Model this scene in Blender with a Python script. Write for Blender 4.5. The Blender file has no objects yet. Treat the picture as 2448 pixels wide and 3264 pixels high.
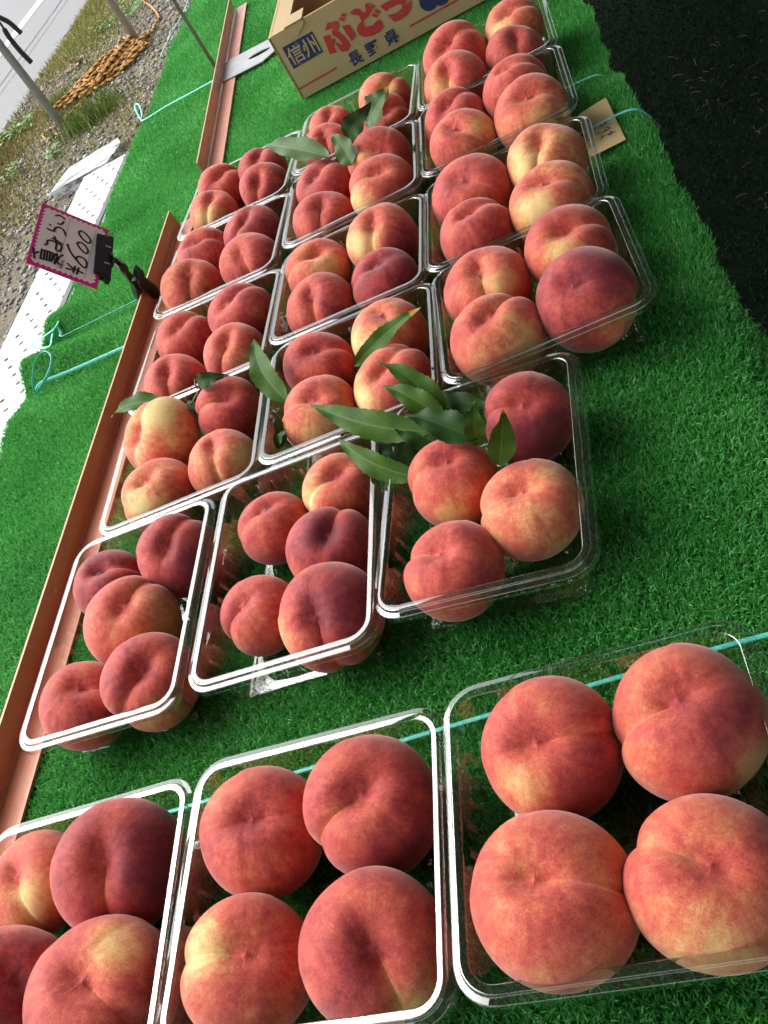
import bpy, bmesh, math, random
import numpy as np
from mathutils import Vector, Matrix
random.seed(7); rng = np.random.default_rng(7)
scene = bpy.context.scene
COL = scene.collection

# ------------------------------------------------------------------ camera
GZ = 0.72                       # height of the tray rims above the ground
F_PX, PCX, PCY = 2915.8, 1224.0, 1632.0
RC = np.array([[0.8865760748501104, 0.0064834311259805155, -0.46253738078581963],
               [-0.3129395360934912, -0.7279595568642818, -0.6100358434711429],
               [-0.3406636321255354, 0.6855894169915351, -0.6433626046455024]])
CAM = np.array([0.0, 0.0, GZ + 0.5])
cam_d = bpy.data.cameras.new('camera'); cam = bpy.data.objects.new('camera', cam_d); COL.objects.link(cam)
cam_d.sensor_fit = 'VERTICAL'; cam_d.sensor_height = 24.0; cam_d.lens = 24.0 * F_PX / 3264.0
cam_d.clip_start = 0.02; cam_d.clip_end = 500
cam.matrix_world = Matrix(((RC[0][0], -RC[1][0], -RC[2][0], CAM[0]),
                           (RC[0][1], -RC[1][1], -RC[2][1], CAM[1]),
                           (RC[0][2], -RC[1][2], -RC[2][2], CAM[2]), (0, 0, 0, 1)))
scene.camera = cam

# ------------------------------------------------------------------ world, sun, exposure
SUN_EL, SUN_AZ = math.radians(48), math.radians(-68)      # azimuth from +Y towards +X
world = bpy.data.worlds.new('World'); scene.world = world; world.use_nodes = True
wn = world.node_tree; wn.nodes.clear()
sky = wn.nodes.new('ShaderNodeTexSky'); sky.sky_type = 'NISHITA'; sky.sun_disc = False
sky.sun_elevation = SUN_EL; sky.sun_rotation = SUN_AZ
sky.air_density = 1.0; sky.dust_density = 4.0; sky.ozone_density = 1.0
hs = wn.nodes.new('ShaderNodeHueSaturation'); hs.inputs['Saturation'].default_value = 0.16   # overcast: nearly white
bg = wn.nodes.new('ShaderNodeBackground'); bg.inputs['Strength'].default_value = 0.15
wo = wn.nodes.new('ShaderNodeOutputWorld')
wn.links.new(sky.outputs[0], hs.inputs['Color']); wn.links.new(hs.outputs[0], bg.inputs[0]); wn.links.new(bg.outputs[0], wo.inputs[0])
sun_d = bpy.data.lights.new('sun', 'SUN'); sun_d.energy = 0.8; sun_d.angle = math.radians(60); sun_d.color = (1.0, 0.96, 0.9)
sun = bpy.data.objects.new('sun', sun_d); COL.objects.link(sun)
sdir = Vector((math.sin(SUN_AZ) * math.cos(SUN_EL), math.cos(SUN_AZ) * math.cos(SUN_EL), math.sin(SUN_EL)))
sun.rotation_euler = sdir.to_track_quat('Z', 'Y').to_euler()
sun.location = (-4, 2, 6)
scene.view_settings.view_transform = 'Standard'; scene.view_settings.look = 'None'
scene.view_settings.gamma = 1.0; scene.view_settings.exposure = 1.2
scene.view_settings.use_curve_mapping = False
scene.cycles.transparent_max_bounces = 32
scene.cycles.max_bounces = 10
scene.cycles.diffuse_bounces = 4
scene.cycles.caustics_reflective = False; scene.cycles.caustics_refractive = False

# ------------------------------------------------------------------ picture pixel -> place
S4 = 816 / 1659
ZOOM = {'1': (0, 0, S4), '2': (816, 0, S4), '3': (1632, 0, S4), '4': (0, 600, S4), '5': (600, 600, S4), '6': (1300, 500, S4),
        'A': (0, 1400, S4), 'B': (600, 1300, S4), 'C': (1100, 1100, S4), 'D': (0, 2300, S4),
        'E': (500, 2250, 1000 / 1659), 'F': (1400, 1950, 1048 / 1659), 'P': (0, 0, 1.0),
        'S': (60, 630, 500 / 1659), 'X': (840, 0, 720 / 1659), 'N': (1820, 290, 240 / 1659), 'G': (0, 0, 450 / 1659)}
def zp(z, x, y):
    o = ZOOM[z]; return (o[0] + x * o[2], o[1] + y * o[2])
def ray(px):
    d = np.array([(px[0] - PCX) / F_PX, (px[1] - PCY) / F_PX, 1.0]); d /= np.linalg.norm(d); return RC.T @ d
def at_z(px, z):
    d = ray(px); return CAM + d * (z - CAM[2]) / d[2]
def at_plane(px, p, n):
    d = ray(px); return CAM + d * ((np.array(p) - CAM) @ n) / (d @ n)
def at_dist(px, t):
    return CAM + ray(px) * t

TURF = GZ - 0.0590        # tips of the turf pile
KS = 0.559 / 0.551        # plan positions below were read for a plane 8 mm higher
TURF_B = TURF - 0.0075    # its backing

# ------------------------------------------------------------------ mesh helpers
class MB:
    def __init__(s): s.v = []; s.f = []; s.mi = []
    def add(s, v, f, mi=0):
        b = len(s.v); s.v += [tuple(p) for p in v]; s.f += [tuple(i + b for i in q) for q in f]; s.mi += [mi] * len(f); return s
    def box(s, c, h, ax=None, mi=0):
        c = np.array(c, float); A = np.eye(3) if ax is None else np.array(ax, float)
        v = [c + A[0] * h[0] * i + A[1] * h[1] * j + A[2] * h[2] * k for k in (-1, 1) for j in (-1, 1) for i in (-1, 1)]
        return s.add(v, [(0, 2, 3, 1), (4, 5, 7, 6), (0, 1, 5, 4), (2, 6, 7, 3), (0, 4, 6, 2), (1, 3, 7, 5)], mi)
    def prism(s, poly, off, mi=0):
        n = len(poly); off = np.array(off, float)
        v = [np.array(p) for p in poly] + [np.array(p) + off for p in poly]
        f = [tuple(range(n - 1, -1, -1)), tuple(range(n, 2 * n))] + [(i, (i + 1) % n, n + (i + 1) % n, n + i) for i in range(n)]
        return s.add(v, f, mi)
    def tube(s, pts, r, n=8, closed=False, mi=0, flat=1.0, ref=None):
        P = [np.array(p, float) for p in pts]; m = len(P)
        rr = r if hasattr(r, '__len__') else [r] * m
        v = []; f = []; up = None
        for i in range(m):
            a = P[i - 1] if (i or closed) else P[0]; b = P[(i + 1) % m] if (i < m - 1 or closed) else P[-1]
            t = b - a; t /= (np.linalg.norm(t) + 1e-12)
            if ref is not None: up = np.array(ref, float)
            elif up is None: up = np.array([0, 0, 1.0]) if abs(t[2]) < .9 else np.array([1.0, 0, 0])
            u = up - t * (up @ t); u /= (np.linalg.norm(u) + 1e-12); w = np.cross(t, u); up = u
            for k in range(n):
                a_ = 2 * math.pi * k / n
                v.append(P[i] + w * math.cos(a_) * rr[i] + u * math.sin(a_) * rr[i] * flat)
        for i in range(m if closed else m - 1):
            j = (i + 1) % m
            for k in range(n):
                l = (k + 1) % n; f.append((i * n + k, i * n + l, j * n + l, j * n + k))
        if not closed: f += [tuple(range(n - 1, -1, -1)), tuple(range((m - 1) * n, m * n))]
        return s.add(v, f, mi)
    def ribbon(s, pts, w, nrm, thick=0.0004, mi=0):
        """flat pen stroke on a plane with normal nrm"""
        P = [np.array(p, float) for p in pts]; nrm = np.array(nrm, float); m = len(P)
        ww = w if hasattr(w, '__len__') else [w] * m
        L = []; Rr = []
        for i in range(m):
            t = P[min(i + 1, m - 1)] - P[max(i - 1, 0)]; t /= (np.linalg.norm(t) + 1e-12)
            sd = np.cross(nrm, t); L.append(P[i] + sd * ww[i] / 2 + nrm * thick); Rr.append(P[i] - sd * ww[i] / 2 + nrm * thick)
        return s.add(L + Rr, [(i, i + 1, m + i + 1, m + i) for i in range(m - 1)], mi)
    def build(s, name, mat, parent=None, smooth=False, origin=None):
        me = bpy.data.meshes.new(name)
        o = np.array(origin, float) if origin is not None else None
        v = s.v if o is None else [tuple(np.array(p) - o) for p in s.v]
        me.from_pydata(v, [], s.f); me.update()
        mats = mat if isinstance(mat, (list, tuple)) else [mat]
        for m in mats: me.materials.append(m)
        if len(mats) > 1: me.polygons.foreach_set('material_index', s.mi)
        if smooth: me.polygons.foreach_set('use_smooth', [True] * len(me.polygons))
        ob = bpy.data.objects.new(name, me); COL.objects.link(ob)
        if o is not None: ob.location = o
        if parent is not None: ob.parent = parent
        return ob
def spline(pts, n=8):
    P = [np.array(p, float) for p in pts]; out = []
    for i in range(len(P) - 1):
        p0 = P[max(i - 1, 0)]; p1 = P[i]; p2 = P[i + 1]; p3 = P[min(i + 2, len(P) - 1)]
        for k in range(n):
            t = k / n
            out.append(.5 * (2 * p1 + (p2 - p0) * t + (2 * p0 - 5 * p1 + 4 * p2 - p3) * t * t + (3 * p1 - p0 - 3 * p2 + p3) * t ** 3))
    out.append(P[-1]); return out
def empty(name, loc=(0, 0, 0)):
    o = bpy.data.objects.new(name, None); o.empty_display_size = .05; o.location = loc; COL.objects.link(o); return o
def tag(o, label=None, cat=None, group=None, kind=None):
    if label: o['label'] = label
    if cat: o['category'] = cat
    if group: o['group'] = group
    if kind: o['kind'] = kind
    return o
def fast_mesh(name, verts, faces_n, loops, mat, parent=None, smooth=False):
    """numpy mesh: verts (N,3), loops flat, faces_n corners per face"""
    me = bpy.data.meshes.new(name); nf = len(loops) // faces_n
    me.vertices.add(len(verts)); me.vertices.foreach_set('co', np.asarray(verts, np.float32).ravel())
    me.loops.add(len(loops)); me.loops.foreach_set('vertex_index', np.asarray(loops, np.int32))
    me.polygons.add(nf); me.polygons.foreach_set('loop_start', np.arange(nf, dtype=np.int32) * faces_n)
    me.polygons.foreach_set('loop_total', np.full(nf, faces_n, np.int32))
    me.update(calc_edges=True); me.materials.append(mat)
    if smooth: me.polygons.foreach_set('use_smooth', np.ones(nf, bool))
    ob = bpy.data.objects.new(name, me); COL.objects.link(ob)
    if parent is not None: ob.parent = parent
    return ob

# ------------------------------------------------------------------ materials
class NT:
    def __init__(s, name):
        s.m = bpy.data.materials.new(name); s.m.use_nodes = True; s.t = s.m.node_tree; s.t.nodes.clear()
        s.out = s.n('ShaderNodeOutputMaterial')
    def n(s, typ, **kw):
        d = s.t.nodes.new(typ)
        for k, v in kw.items(): setattr(d, k, v)
        return d
    def l(s, a, b): s.t.links.new(a, b)
    def math(s, op, a, b=None, clamp=False):
        d = s.n('ShaderNodeMath', operation=op); d.use_clamp = clamp
        for i, x in enumerate((a, b)):
            if x is None: continue
            if hasattr(x, 'is_linked'): s.l(x, d.inputs[i])
            else: d.inputs[i].default_value = x
        return d.outputs[0]
    def noise(s, scale, detail=4, rough=.55, vec=None):
        d = s.n('ShaderNodeTexNoise'); d.inputs['Scale'].default_value = scale; d.inputs['Detail'].default_value = detail
        d.inputs['Roughness'].default_value = rough
        if vec is None:
            tc = s.n('ShaderNodeTexCoord'); vec = tc.outputs['Object']
        s.l(vec, d.inputs['Vector']); return d.outputs[0]
    def ramp(s, fac, stops, interp='LINEAR'):
        d = s.n('ShaderNodeValToRGB'); cr = d.color_ramp; cr.interpolation = interp
        while len(cr.elements) < len(stops): cr.elements.new(.5)
        for e, (p, c) in zip(cr.elements, stops): e.position = p; e.color = (*c, 1) if len(c) == 3 else c
        s.l(fac, d.inputs[0]); return d.outputs[0]
    def mix(s, fac, a, b, blend='MIX'):
        d = s.n('ShaderNodeMix', data_type='RGBA', blend_type=blend)
        for x, i in ((fac, 0), (a, 6), (b, 7)):
            if hasattr(x, 'is_linked'): s.l(x, d.inputs[i])
            else: d.inputs[i].default_value = x if i == 0 else (*x, 1)
        return d.outputs[2]
    def bsdf(s, col, rough=.6, bump=None, bstr=.3, bdist=.002, **kw):
        b = s.n('ShaderNodeBsdfPrincipled')
        if hasattr(col, 'is_linked'): s.l(col, b.inputs['Base Color'])
        else: b.inputs['Base Color'].default_value = (*col, 1)
        if hasattr(rough, 'is_linked'): s.l(rough, b.inputs['Roughness'])
        else: b.inputs['Roughness'].default_value = rough
        for k, v in kw.items(): b.inputs[k.replace('_', ' ')].default_value = v
        if bump is not None:
            bp = s.n('ShaderNodeBump'); bp.inputs['Strength'].default_value = bstr; bp.inputs['Distance'].default_value = bdist
            s.l(bump, bp.inputs['Height']); s.l(bp.outputs[0], b.inputs['Normal'])
        s.l(b.outputs[0], s.out.inputs[0]); return b
def simple(name, col, rough=.6, var=.25, scale=30, bstr=.15, bdist=.001, **kw):
    t = NT(name); nz = t.noise(scale, 5)
    lo = tuple(c * (1 - var) for c in col); hi = tuple(min(1, c * (1 + var)) for c in col)
    t.bsdf(t.ramp(nz, [(.3, lo), (.7, hi)]), rough, nz, bstr, bdist, **kw); return t.m

def make_peach_mat():
    t = NT('peach_skin')
    ay = t.n('ShaderNodeAttribute', attribute_name='yel').outputs['Fac']
    ad = t.n('ShaderNodeAttribute', attribute_name='dark').outputs['Fac']
    ast = t.n('ShaderNodeAttribute', attribute_name='streak').outputs['Vector']
    asu = t.n('ShaderNodeAttribute', attribute_name='sut').outputs['Fac']
    apos = t.n('ShaderNodeAttribute', attribute_name='spos').outputs['Vector']
    n1 = t.noise(1.3, 5, .6, apos); n2 = t.noise(2.2, 6, .7, ast); n3 = t.noise(7, 5, .65, apos)
    n4 = t.noise(38, 3, .6, apos)
    # yellow amount
    f = t.math('ADD', ay, t.math('MULTIPLY', t.math('SUBTRACT', n1, .5), 1.75))
    f = t.math('ADD', f, t.math('MULTIPLY', t.math('SUBTRACT', n2, .5), 1.0))
    f = t.math('ADD', f, t.math('MULTIPLY', t.math('SUBTRACT', n3, .5), 1.0))
    f = t.math('ADD', f, t.math('MULTIPLY', t.math('SUBTRACT', n4, .5), 1.0))
    f = t.math('ADD', f, t.math('MULTIPLY', asu, .22))
    f = t.math('ADD', t.math('MULTIPLY', f, .5), .5, True)
    col = t.ramp(f, [(.0, (.17, .020, .030)), (.20, (.35, .040, .042)), (.40, (.53, .086, .060)), (.56, (.62, .165, .085)), (.74, (.71, .34, .14)), (.92, (.74, .53, .21)), (1, (.73, .57, .25))])
    dk = t.math('MULTIPLY', t.math('MULTIPLY', ad, .6), t.math('ADD', n1, .25), True)
    col = t.mix(dk, col, (.15, .018, .030))
    # pale lenticel dots
    vo = t.n('ShaderNodeTexVoronoi'); vo.inputs['Scale'].default_value = 34; t.l(apos, vo.inputs['Vector'])
    dots = t.math('MULTIPLY', t.math('LESS_THAN', vo.outputs['Distance'], .16), t.math('MULTIPLY', t.math('SUBTRACT', n3, .45, True), 2.2), True)
    col = t.mix(dots, col, (.72, .36, .22))
    b = t.bsdf(col, .62, t.noise(70, 2, .5, apos), .05, .0006)
    b.inputs['Specular IOR Level'].default_value = .22
    b.inputs['Sheen Weight'].default_value = .42; b.inputs['Sheen Roughness'].default_value = .45
    b.inputs['Sheen Tint'].default_value = (1, .82, .78, 1)
    return t.m
M_PEACH = make_peach_mat()

def make_plastic():
    t = NT('clear_plastic')
    lw = t.n('ShaderNodeLayerWeight'); lw.inputs[0].default_value = .5
    p5 = t.math('POWER', lw.outputs['Facing'], 4.0)
    fac = t.math('ADD', t.math('MULTIPLY', p5, .78), .20, True)
    tr = t.n('ShaderNodeBsdfTransparent'); tr.inputs[0].default_value = (.955, .965, .96, 1)
    gl = t.n('ShaderNodeBsdfGlossy'); gl.inputs['Roughness'].default_value = .035
    mx = t.n('ShaderNodeMixShader'); t.l(fac, mx.inputs[0]); t.l(tr.outputs[0], mx.inputs[1]); t.l(gl.outputs[0], mx.inputs[2])
    t.l(mx.outputs[0], t.out.inputs[0]); return t.m
M_PLASTIC = make_plastic()

def make_blade_mat(name, stops, rough=.38, spec=.5, trans=True):
    t = NT(name); r = t.n('ShaderNodeAttribute', attribute_name='rnd').outputs['Fac']
    col = t.ramp(r, stops)
    b = t.bsdf(col, rough); b.inputs['Specular IOR Level'].default_value = spec
    return t.m
def make_turf_mat():
    t = NT('turf_blades'); r = t.n('ShaderNodeAttribute', attribute_name='rnd').outputs['Fac']
    col = t.ramp(r, [(0, (.045, .26, .048)), (.5, (.092, .43, .090)), (.85, (.14, .54, .135)), (1, (.32, .70, .29))])
    b = t.bsdf(col, .42); b.inputs['Specular IOR Level'].default_value = .4
    tl = t.n('ShaderNodeBsdfTranslucent'); t.l(col, tl.inputs[0]); mx = t.n('ShaderNodeMixShader'); mx.inputs[0].default_value = .38
    t.l(b.outputs[0], mx.inputs[1]); t.l(tl.outputs[0], mx.inputs[2]); t.l(mx.outputs[0], t.out.inputs[0]); return t.m
M_BLADE = make_turf_mat()
M_TBACK = simple('turf_backing', (.026, .20, .030), .8, .4, 60)
M_DBLADE = make_blade_mat('dark_matting_blades', [(0, (.020, .036, .024)), (.6, (.032, .056, .036)), (1, (.048, .080, .050))], .95, .0)
M_RAIL = NT('copper_brown_paint')
_tc = M_RAIL.n('ShaderNodeTexCoord'); _mp = M_RAIL.n('ShaderNodeMapping'); _mp.inputs['Scale'].default_value = (90, 3, 90); M_RAIL.l(_tc.outputs['Object'], _mp.inputs[0]); _sc = M_RAIL.noise(2.0, 6, .7, _mp.outputs[0])
_n = M_RAIL.noise(14, 6); _n2 = M_RAIL.noise(160, 3)
M_RAIL.bsdf(M_RAIL.mix(M_RAIL.math('GREATER_THAN', _n2, .69), M_RAIL.mix(M_RAIL.math('MULTIPLY', M_RAIL.math('SUBTRACT', _sc, .58, True), 1.4, True), M_RAIL.ramp(_n, [(.3, (.50, .175, .10)), (.7, (.60, .24, .145))]), (.66, .30, .20)), (.36, .12, .07)), M_RAIL.ramp(_sc, [(.35, (.22, .22, .22)), (.65, (.48, .48, .48))]), _n2, .05, .0005)
M_RAIL = M_RAIL.m
M_WHITE = simple('white_panel', (.70, .71, .72), .45, .03, 6, .05)
M_METAL = simple('galvanised_pipe', (.36, .38, .41), .42, .12, 18, .1)
M_ALU = simple('aluminium_plate', (.36, .37, .38), .45, .15, 25, .1, Metallic=.2)
M_BLACK = simple('black_plastic', (.012, .012, .013), .32, .2, 30, .05)
M_RUBBER = simple('black_rubber', (.016, .015, .015), .6, .3, 30)
M_STRING = simple('teal_tape', (.10, .56, .47), .35, .25, 300, .4, .0004)
M_CARD = NT('corrugated_card'); _n = M_CARD.noise(9, 6); _n2 = M_CARD.noise(220, 3)
M_CARD.bsdf(M_CARD.mix(.35, M_CARD.ramp(_n, [(.3, (.46, .33, .17)), (.7, (.53, .39, .21))]), M_CARD.ramp(_n2, [(.3, (.36, .25, .12)), (.7, (.47, .345, .19))])), .75, _n2, .12, .0004); M_CARD = M_CARD.m
M_CARDEDGE = simple('card_cut_edge', (.24, .15, .07), .85, .4, 200)
def worn_print(name, col):
    t = NT(name); a = t.noise(55, 6, .7); b = t.noise(9, 4)
    c = t.mix(t.math('MULTIPLY', t.math('SUBTRACT', t.math('ADD', a, t.math('MULTIPLY', b, .35)), .78, True), 5.0, True), col, (.43, .31, .165))
    t.bsdf(c, .72); return t.m
M_RED = worn_print('red_print', (.47, .035, .035))
M_BLUE = worn_print('blue_print', (.018, .026, .11))
M_PINK = simple('magenta_print', (.62, .018, .27), .55, .06, 40)
M_PAPER = simple('white_card', (.80, .78, .78), .55, .03, 40)
M_INK = simple('black_marker_ink', (.012, .008, .008), .5, .2, 60)
M_GREY = simple('grey_print', (.22, .20, .20), .6, .2, 200)
M_KRAFT = simple('kraft_paper', (.52, .40, .20), .75, .07, 30)
M_PENCIL = simple('pen_ink', (.09, .055, .03), .6, .3, 90)
M_WOODT = simple('table_board', (.30, .21, .12), .7, .25, 12)
M_STEM = simple('green_twig', (.10, .15, .03), .6, .3, 60)
M_CANOPY = simple('tarpaulin', (.40, .41, .42), .7, .1, 3)

def make_leaf(name, c0, c1, vein):
    t = NT(name)
    lu = t.n('ShaderNodeAttribute', attribute_name='luv').outputs['Vector']
    sp = t.n('ShaderNodeSeparateXYZ'); t.l(lu, sp.inputs[0])
    nz = t.noise(60, 4)
    col = t.ramp(nz, [(.3, c0), (.7, c1)])
    av = t.math('ABSOLUTE', sp.outputs[1])
    mid = t.math('LESS_THAN', av, .055)
    w = t.math('SINE', t.math('ADD', t.math('MULTIPLY', sp.outputs[0], 75), t.math('MULTIPLY', av, -14)))
    sv = t.math('MULTIPLY', t.math('GREATER_THAN', w, .93), .22)
    col = t.mix(t.math('MAXIMUM', t.math('MULTIPLY', mid, .8), sv), col, vein)
    tipn = t.math('MULTIPLY', t.math('GREATER_THAN', t.math('ADD', sp.outputs[0], t.math('MULTIPLY', nz, .25)), sp.outputs[2]), 1.0)
    col = t.mix(tipn, col, (.34, .20, .03))
    b = t.bsdf(col, .5, nz, .06, .0004); b.inputs['Specular IOR Level'].default_value = .14
    return t.m
M_LEAF = make_leaf('leaf_upper', (.024, .072, .007), (.050, .112, .011), (.09, .16, .03))
M_LEAFD = make_leaf('leaf_dark', (.012, .040, .008), (.022, .062, .012), (.040, .09, .022))
M_LEAFP = make_leaf('leaf_pale', (.055, .105, .038), (.080, .14, .050), (.12, .19, .08))

def make_ground_mat():
    t = NT('verge_soil'); a = t.noise(1.2, 6, .6); b = t.noise(14, 8, .7); c = t.noise(90, 4, .7)
    col = t.ramp(b, [(.25, (.075, .060, .045)), (.5, (.15, .128, .098)), (.75, (.26, .235, .195))])
    col = t.mix(t.math('MULTIPLY', t.math('SUBTRACT', a, .42, True), 3.0, True), col, t.ramp(c, [(.3, (.11, .10, .035)), (.7, (.24, .205, .085))]))
    t.bsdf(col, .95, b, .8, .02); return t.m
M_GROUND = make_ground_mat()
def make_asphalt():
    t = NT('asphalt'); a = t.noise(.8, 5); b = t.noise(160, 4, .7); c = t.noise(5, 6)
    col = t.ramp(b, [(.3, (.115, .118, .123)), (.7, (.20, .203, .207))])
    col = t.mix(t.math('MULTIPLY', t.math('SUBTRACT', c, .5, True), 1.6, True), col, (.15, .15, .15))
    t.bsdf(col, .55, b, .4, .004); return t.m
M_ASPH = make_asphalt()
M_LINE = simple('road_paint', (.78, .78, .76), .6, .1, 12)
M_CRACK = simple('road_seam', (.045, .045, .047), .8, .3, 30)
M_STONE = NT('gravel'); _r = M_STONE.n('ShaderNodeAttribute', attribute_name='rnd').outputs['Fac']
M_STONE.bsdf(M_STONE.ramp(_r, [(0, (.13, .12, .108)), (.5, (.26, .245, .22)), (.85, (.38, .365, .335)), (1, (.58, .56, .52))]), .9); M_STONE = M_STONE.m
M_DRYG = make_blade_mat('verge_grass', [(0, (.17, .14, .045)), (.45, (.38, .32, .12)), (.7, (.28, .29, .08)), (1, (.15, .26, .05))], .7, .2)
M_GRNG = make_blade_mat('green_grass', [(0, (.08, .12, .02)), (.6, (.17, .25, .05)), (1, (.34, .38, .12))], .6, .3)
M_WEED = simple('weed_leaf', (.12, .27, .05), .55, .4, 30)
M_DRYLEAF = simple('dead_leaf', (.30, .20, .14), .8, .5, 40)
M_FLOOR = NT('dark_matting'); _a = M_FLOOR.noise(3, 6); _b = M_FLOOR.noise(120, 5, .7)
M_FLOOR.bsdf(M_FLOOR.mix(_a, M_FLOOR.ramp(_b, [(.3, (.018, .032, .021)), (.7, (.034, .058, .038))]), (.030, .044, .030)), .95, _b, .35, .004, **{'Specular IOR Level': 0.0}); M_FLOOR = M_FLOOR.m
M_STRAW = simple('straw', (.20, .16, .09), .8, .35, 60)
def make_rope():
    t = NT('tiger_rope'); lu = t.n('ShaderNodeAttribute', attribute_name='ruv').outputs['Vector']
    sp = t.n('ShaderNodeSeparateXYZ'); t.l(lu, sp.inputs[0])
    w = t.math('FRACT', t.math('ADD', t.math('MULTIPLY', sp.outputs[0], 1.0), sp.outputs[1]))
    k = t.math('LESS_THAN', w, .42)
    col = t.mix(k, (.62, .30, .035), (.035, .024, .016))
    nz = t.noise(60, 4)
    col = t.mix(t.math('MULTIPLY', t.math('SUBTRACT', nz, .5, True), 1.5, True), col, (.50, .34, .12))
    t.bsdf(col, .6, w, .6, .003); return t.m
M_ROPE = make_rope()
def make_plank_mat():
    t = NT('flaking_white_paint'); tc = t.n('ShaderNodeTexCoord'); mp = t.n('ShaderNodeMapping')
    mp.inputs['Scale'].default_value = (2.2, 14, 14); t.l(tc.outputs['Object'], mp.inputs[0])
    nz = t.noise(3.2, 8, .7, mp.outputs[0])
    col = t.ramp(nz, [(.37, (.06, .055, .055)), (.45, (.30, .30, .31)), (.53, (.68, .69, .71))])
    t.bsdf(col, .7, nz, .4, .004); return t.m
M_PLANK = make_plank_mat()

# ------------------------------------------------------------------ ground, road
def sheet(name, x0, x1, y0, y1, z, mat, nx=1, ny=1):
    xs = np.linspace(x0, x1, nx + 1); ys = np.linspace(y0, y1, ny + 1)
    v = [(x, y, z) for y in ys for x in xs]
    f = [(j * (nx + 1) + i, j * (nx + 1) + i + 1, (j + 1) * (nx + 1) + i + 1, (j + 1) * (nx + 1) + i) for j in range(ny) for i in range(nx)]
    return MB().add(v, f).build(name, mat)
tag(sheet('ground', -150, 150, -150, 150, 0, M_GROUND), kind='structure')
# road: ragged edge towards the verge
ys = np.arange(-20, 60, .12)
edge = [(-3.54 + .05 * math.sin(y * 2.1) + .04 * math.sin(y * 5.3 + 1) + random.uniform(-.035, .035), y, .004) for y in ys]
v = edge + [(-12.0, y, .004) for y in ys]; n = len(ys)
road = MB().add(v, [(i, i + 1, n + i + 1, n + i) for i in range(n - 1)]).build('road', M_ASPH); tag(road, kind='structure')
wl = MB().add([(-4.78, -20, .008), (-4.63, -20, .008), (-4.63, 60, .008), (-4.78, 60, .008)], [(0, 1, 2, 3)]).build('road_line', M_LINE); tag(wl, kind='structure')
for x, w in ((-4.19, .011), (-4.06, .006)):
    pts = [(x + .02 * math.sin(y * .9) + random.uniform(-.008, .008), y, .0085) for y in np.arange(2, 16, .15)]
    tag(MB().ribbon(pts, w, (0, 0, 1), 0).build('road_seam', M_CRACK), kind='structure')
# dark matting under the stall
mt = sheet('matting', -.80, 2.6, -2.5, 7, .006, M_FLOOR); tag(mt, kind='structure')

def blades(name, xy, z, length, width, lean, mat, parent=None, rnd=None, bend=.5, single=False):
    """two-segment tapered blades, numpy"""
    n = len(xy); ang = rng.uniform(0, 2 * np.pi, n); la = rng.uniform(0, 2 * np.pi, n)
    L = length * rng.uniform(.7, 1.15, n); W = width * rng.uniform(.7, 1.2, n); ln = lean * rng.uniform(.2, 1.3, n)
    base = np.c_[xy, z] if np.ndim(z) else np.c_[xy, np.full(n, z)]
    s = np.c_[np.cos(ang), np.sin(ang), np.zeros(n)] * (W / 2)[:, None]
    d = np.c_[np.cos(la), np.sin(la), np.zeros(n)]
    up = np.array([0, 0, 1.0])
    m1 = base + d * (np.sin(ln * (1 - bend)) * L * .5)[:, None] + up * (np.cos(ln * (1 - bend)) * L * .5)[:, None]
    m2 = m1 + d * (np.sin(np.minimum(ln * (1 + bend), 1.5)) * L * .5)[:, None] + up * (np.cos(np.minimum(ln * (1 + bend), 1.5)) * L * .5)[:, None]
    if single:
        ob = fast_mesh(name, np.stack([base - s, base + s, m2], 1).reshape(-1, 3), 3, np.arange(n * 3), mat, parent)
        a = ob.data.attributes.new('rnd', 'FLOAT', 'POINT'); a.data.foreach_set('value', np.repeat(rng.uniform(0, 1, n) if rnd is None else rnd, 3).astype(np.float32)); return ob
    V = np.stack([base - s, base + s, m1 + s * .9, m1 - s * .9, m2], 1).reshape(-1, 3)
    b = (np.arange(n) * 5)[:, None]
    T = np.concatenate([b + np.array([[0, 1, 2]]), b + np.array([[0, 2, 3]]), b + np.array([[3, 2, 4]])], 1).ravel()
    ob = fast_mesh(name, V, 3, T, mat, parent)
    r = rng.uniform(0, 1, n) if rnd is None else rnd
    a = ob.data.attributes.new('rnd', 'FLOAT', 'POINT'); a.data.foreach_set('value', np.repeat(r, 5).astype(np.float32))
    return ob

# fibres of the dark matting and straw lying on it
xy = np.c_[rng.uniform(-.35, 1.9, 170000), rng.uniform(.0, 4.2, 170000)]
db = blades('matting_fibre', xy, .006, .009, .004, 1.2, M_DBLADE, mt); tag(db, kind='stuff')
mb = MB()
for k in range(150):
    q = rng.random()
    x = rng.uniform(.22, 1.3); y = rng.uniform(1.0, 3.4)
    if q < .55: y = rng.uniform(1.2, 2.6); x = .22 + abs(rng.normal(0, .14))
    a = rng.uniform(0, 3.14); L = rng.uniform(.006, .030)
    mb.tube(spline([(x, y, .02), (x + math.cos(a) * L * .5 + rng.uniform(-.002, .002), y + math.sin(a) * L * .5, .023), (x + math.cos(a) * L, y + math.sin(a) * L, .020)], 2), .0008, 4)
tag(mb.build('straw_litter', M_STRAW), 'pale straw bits scattered on the dark matting', 'straw', kind='stuff')

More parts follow.
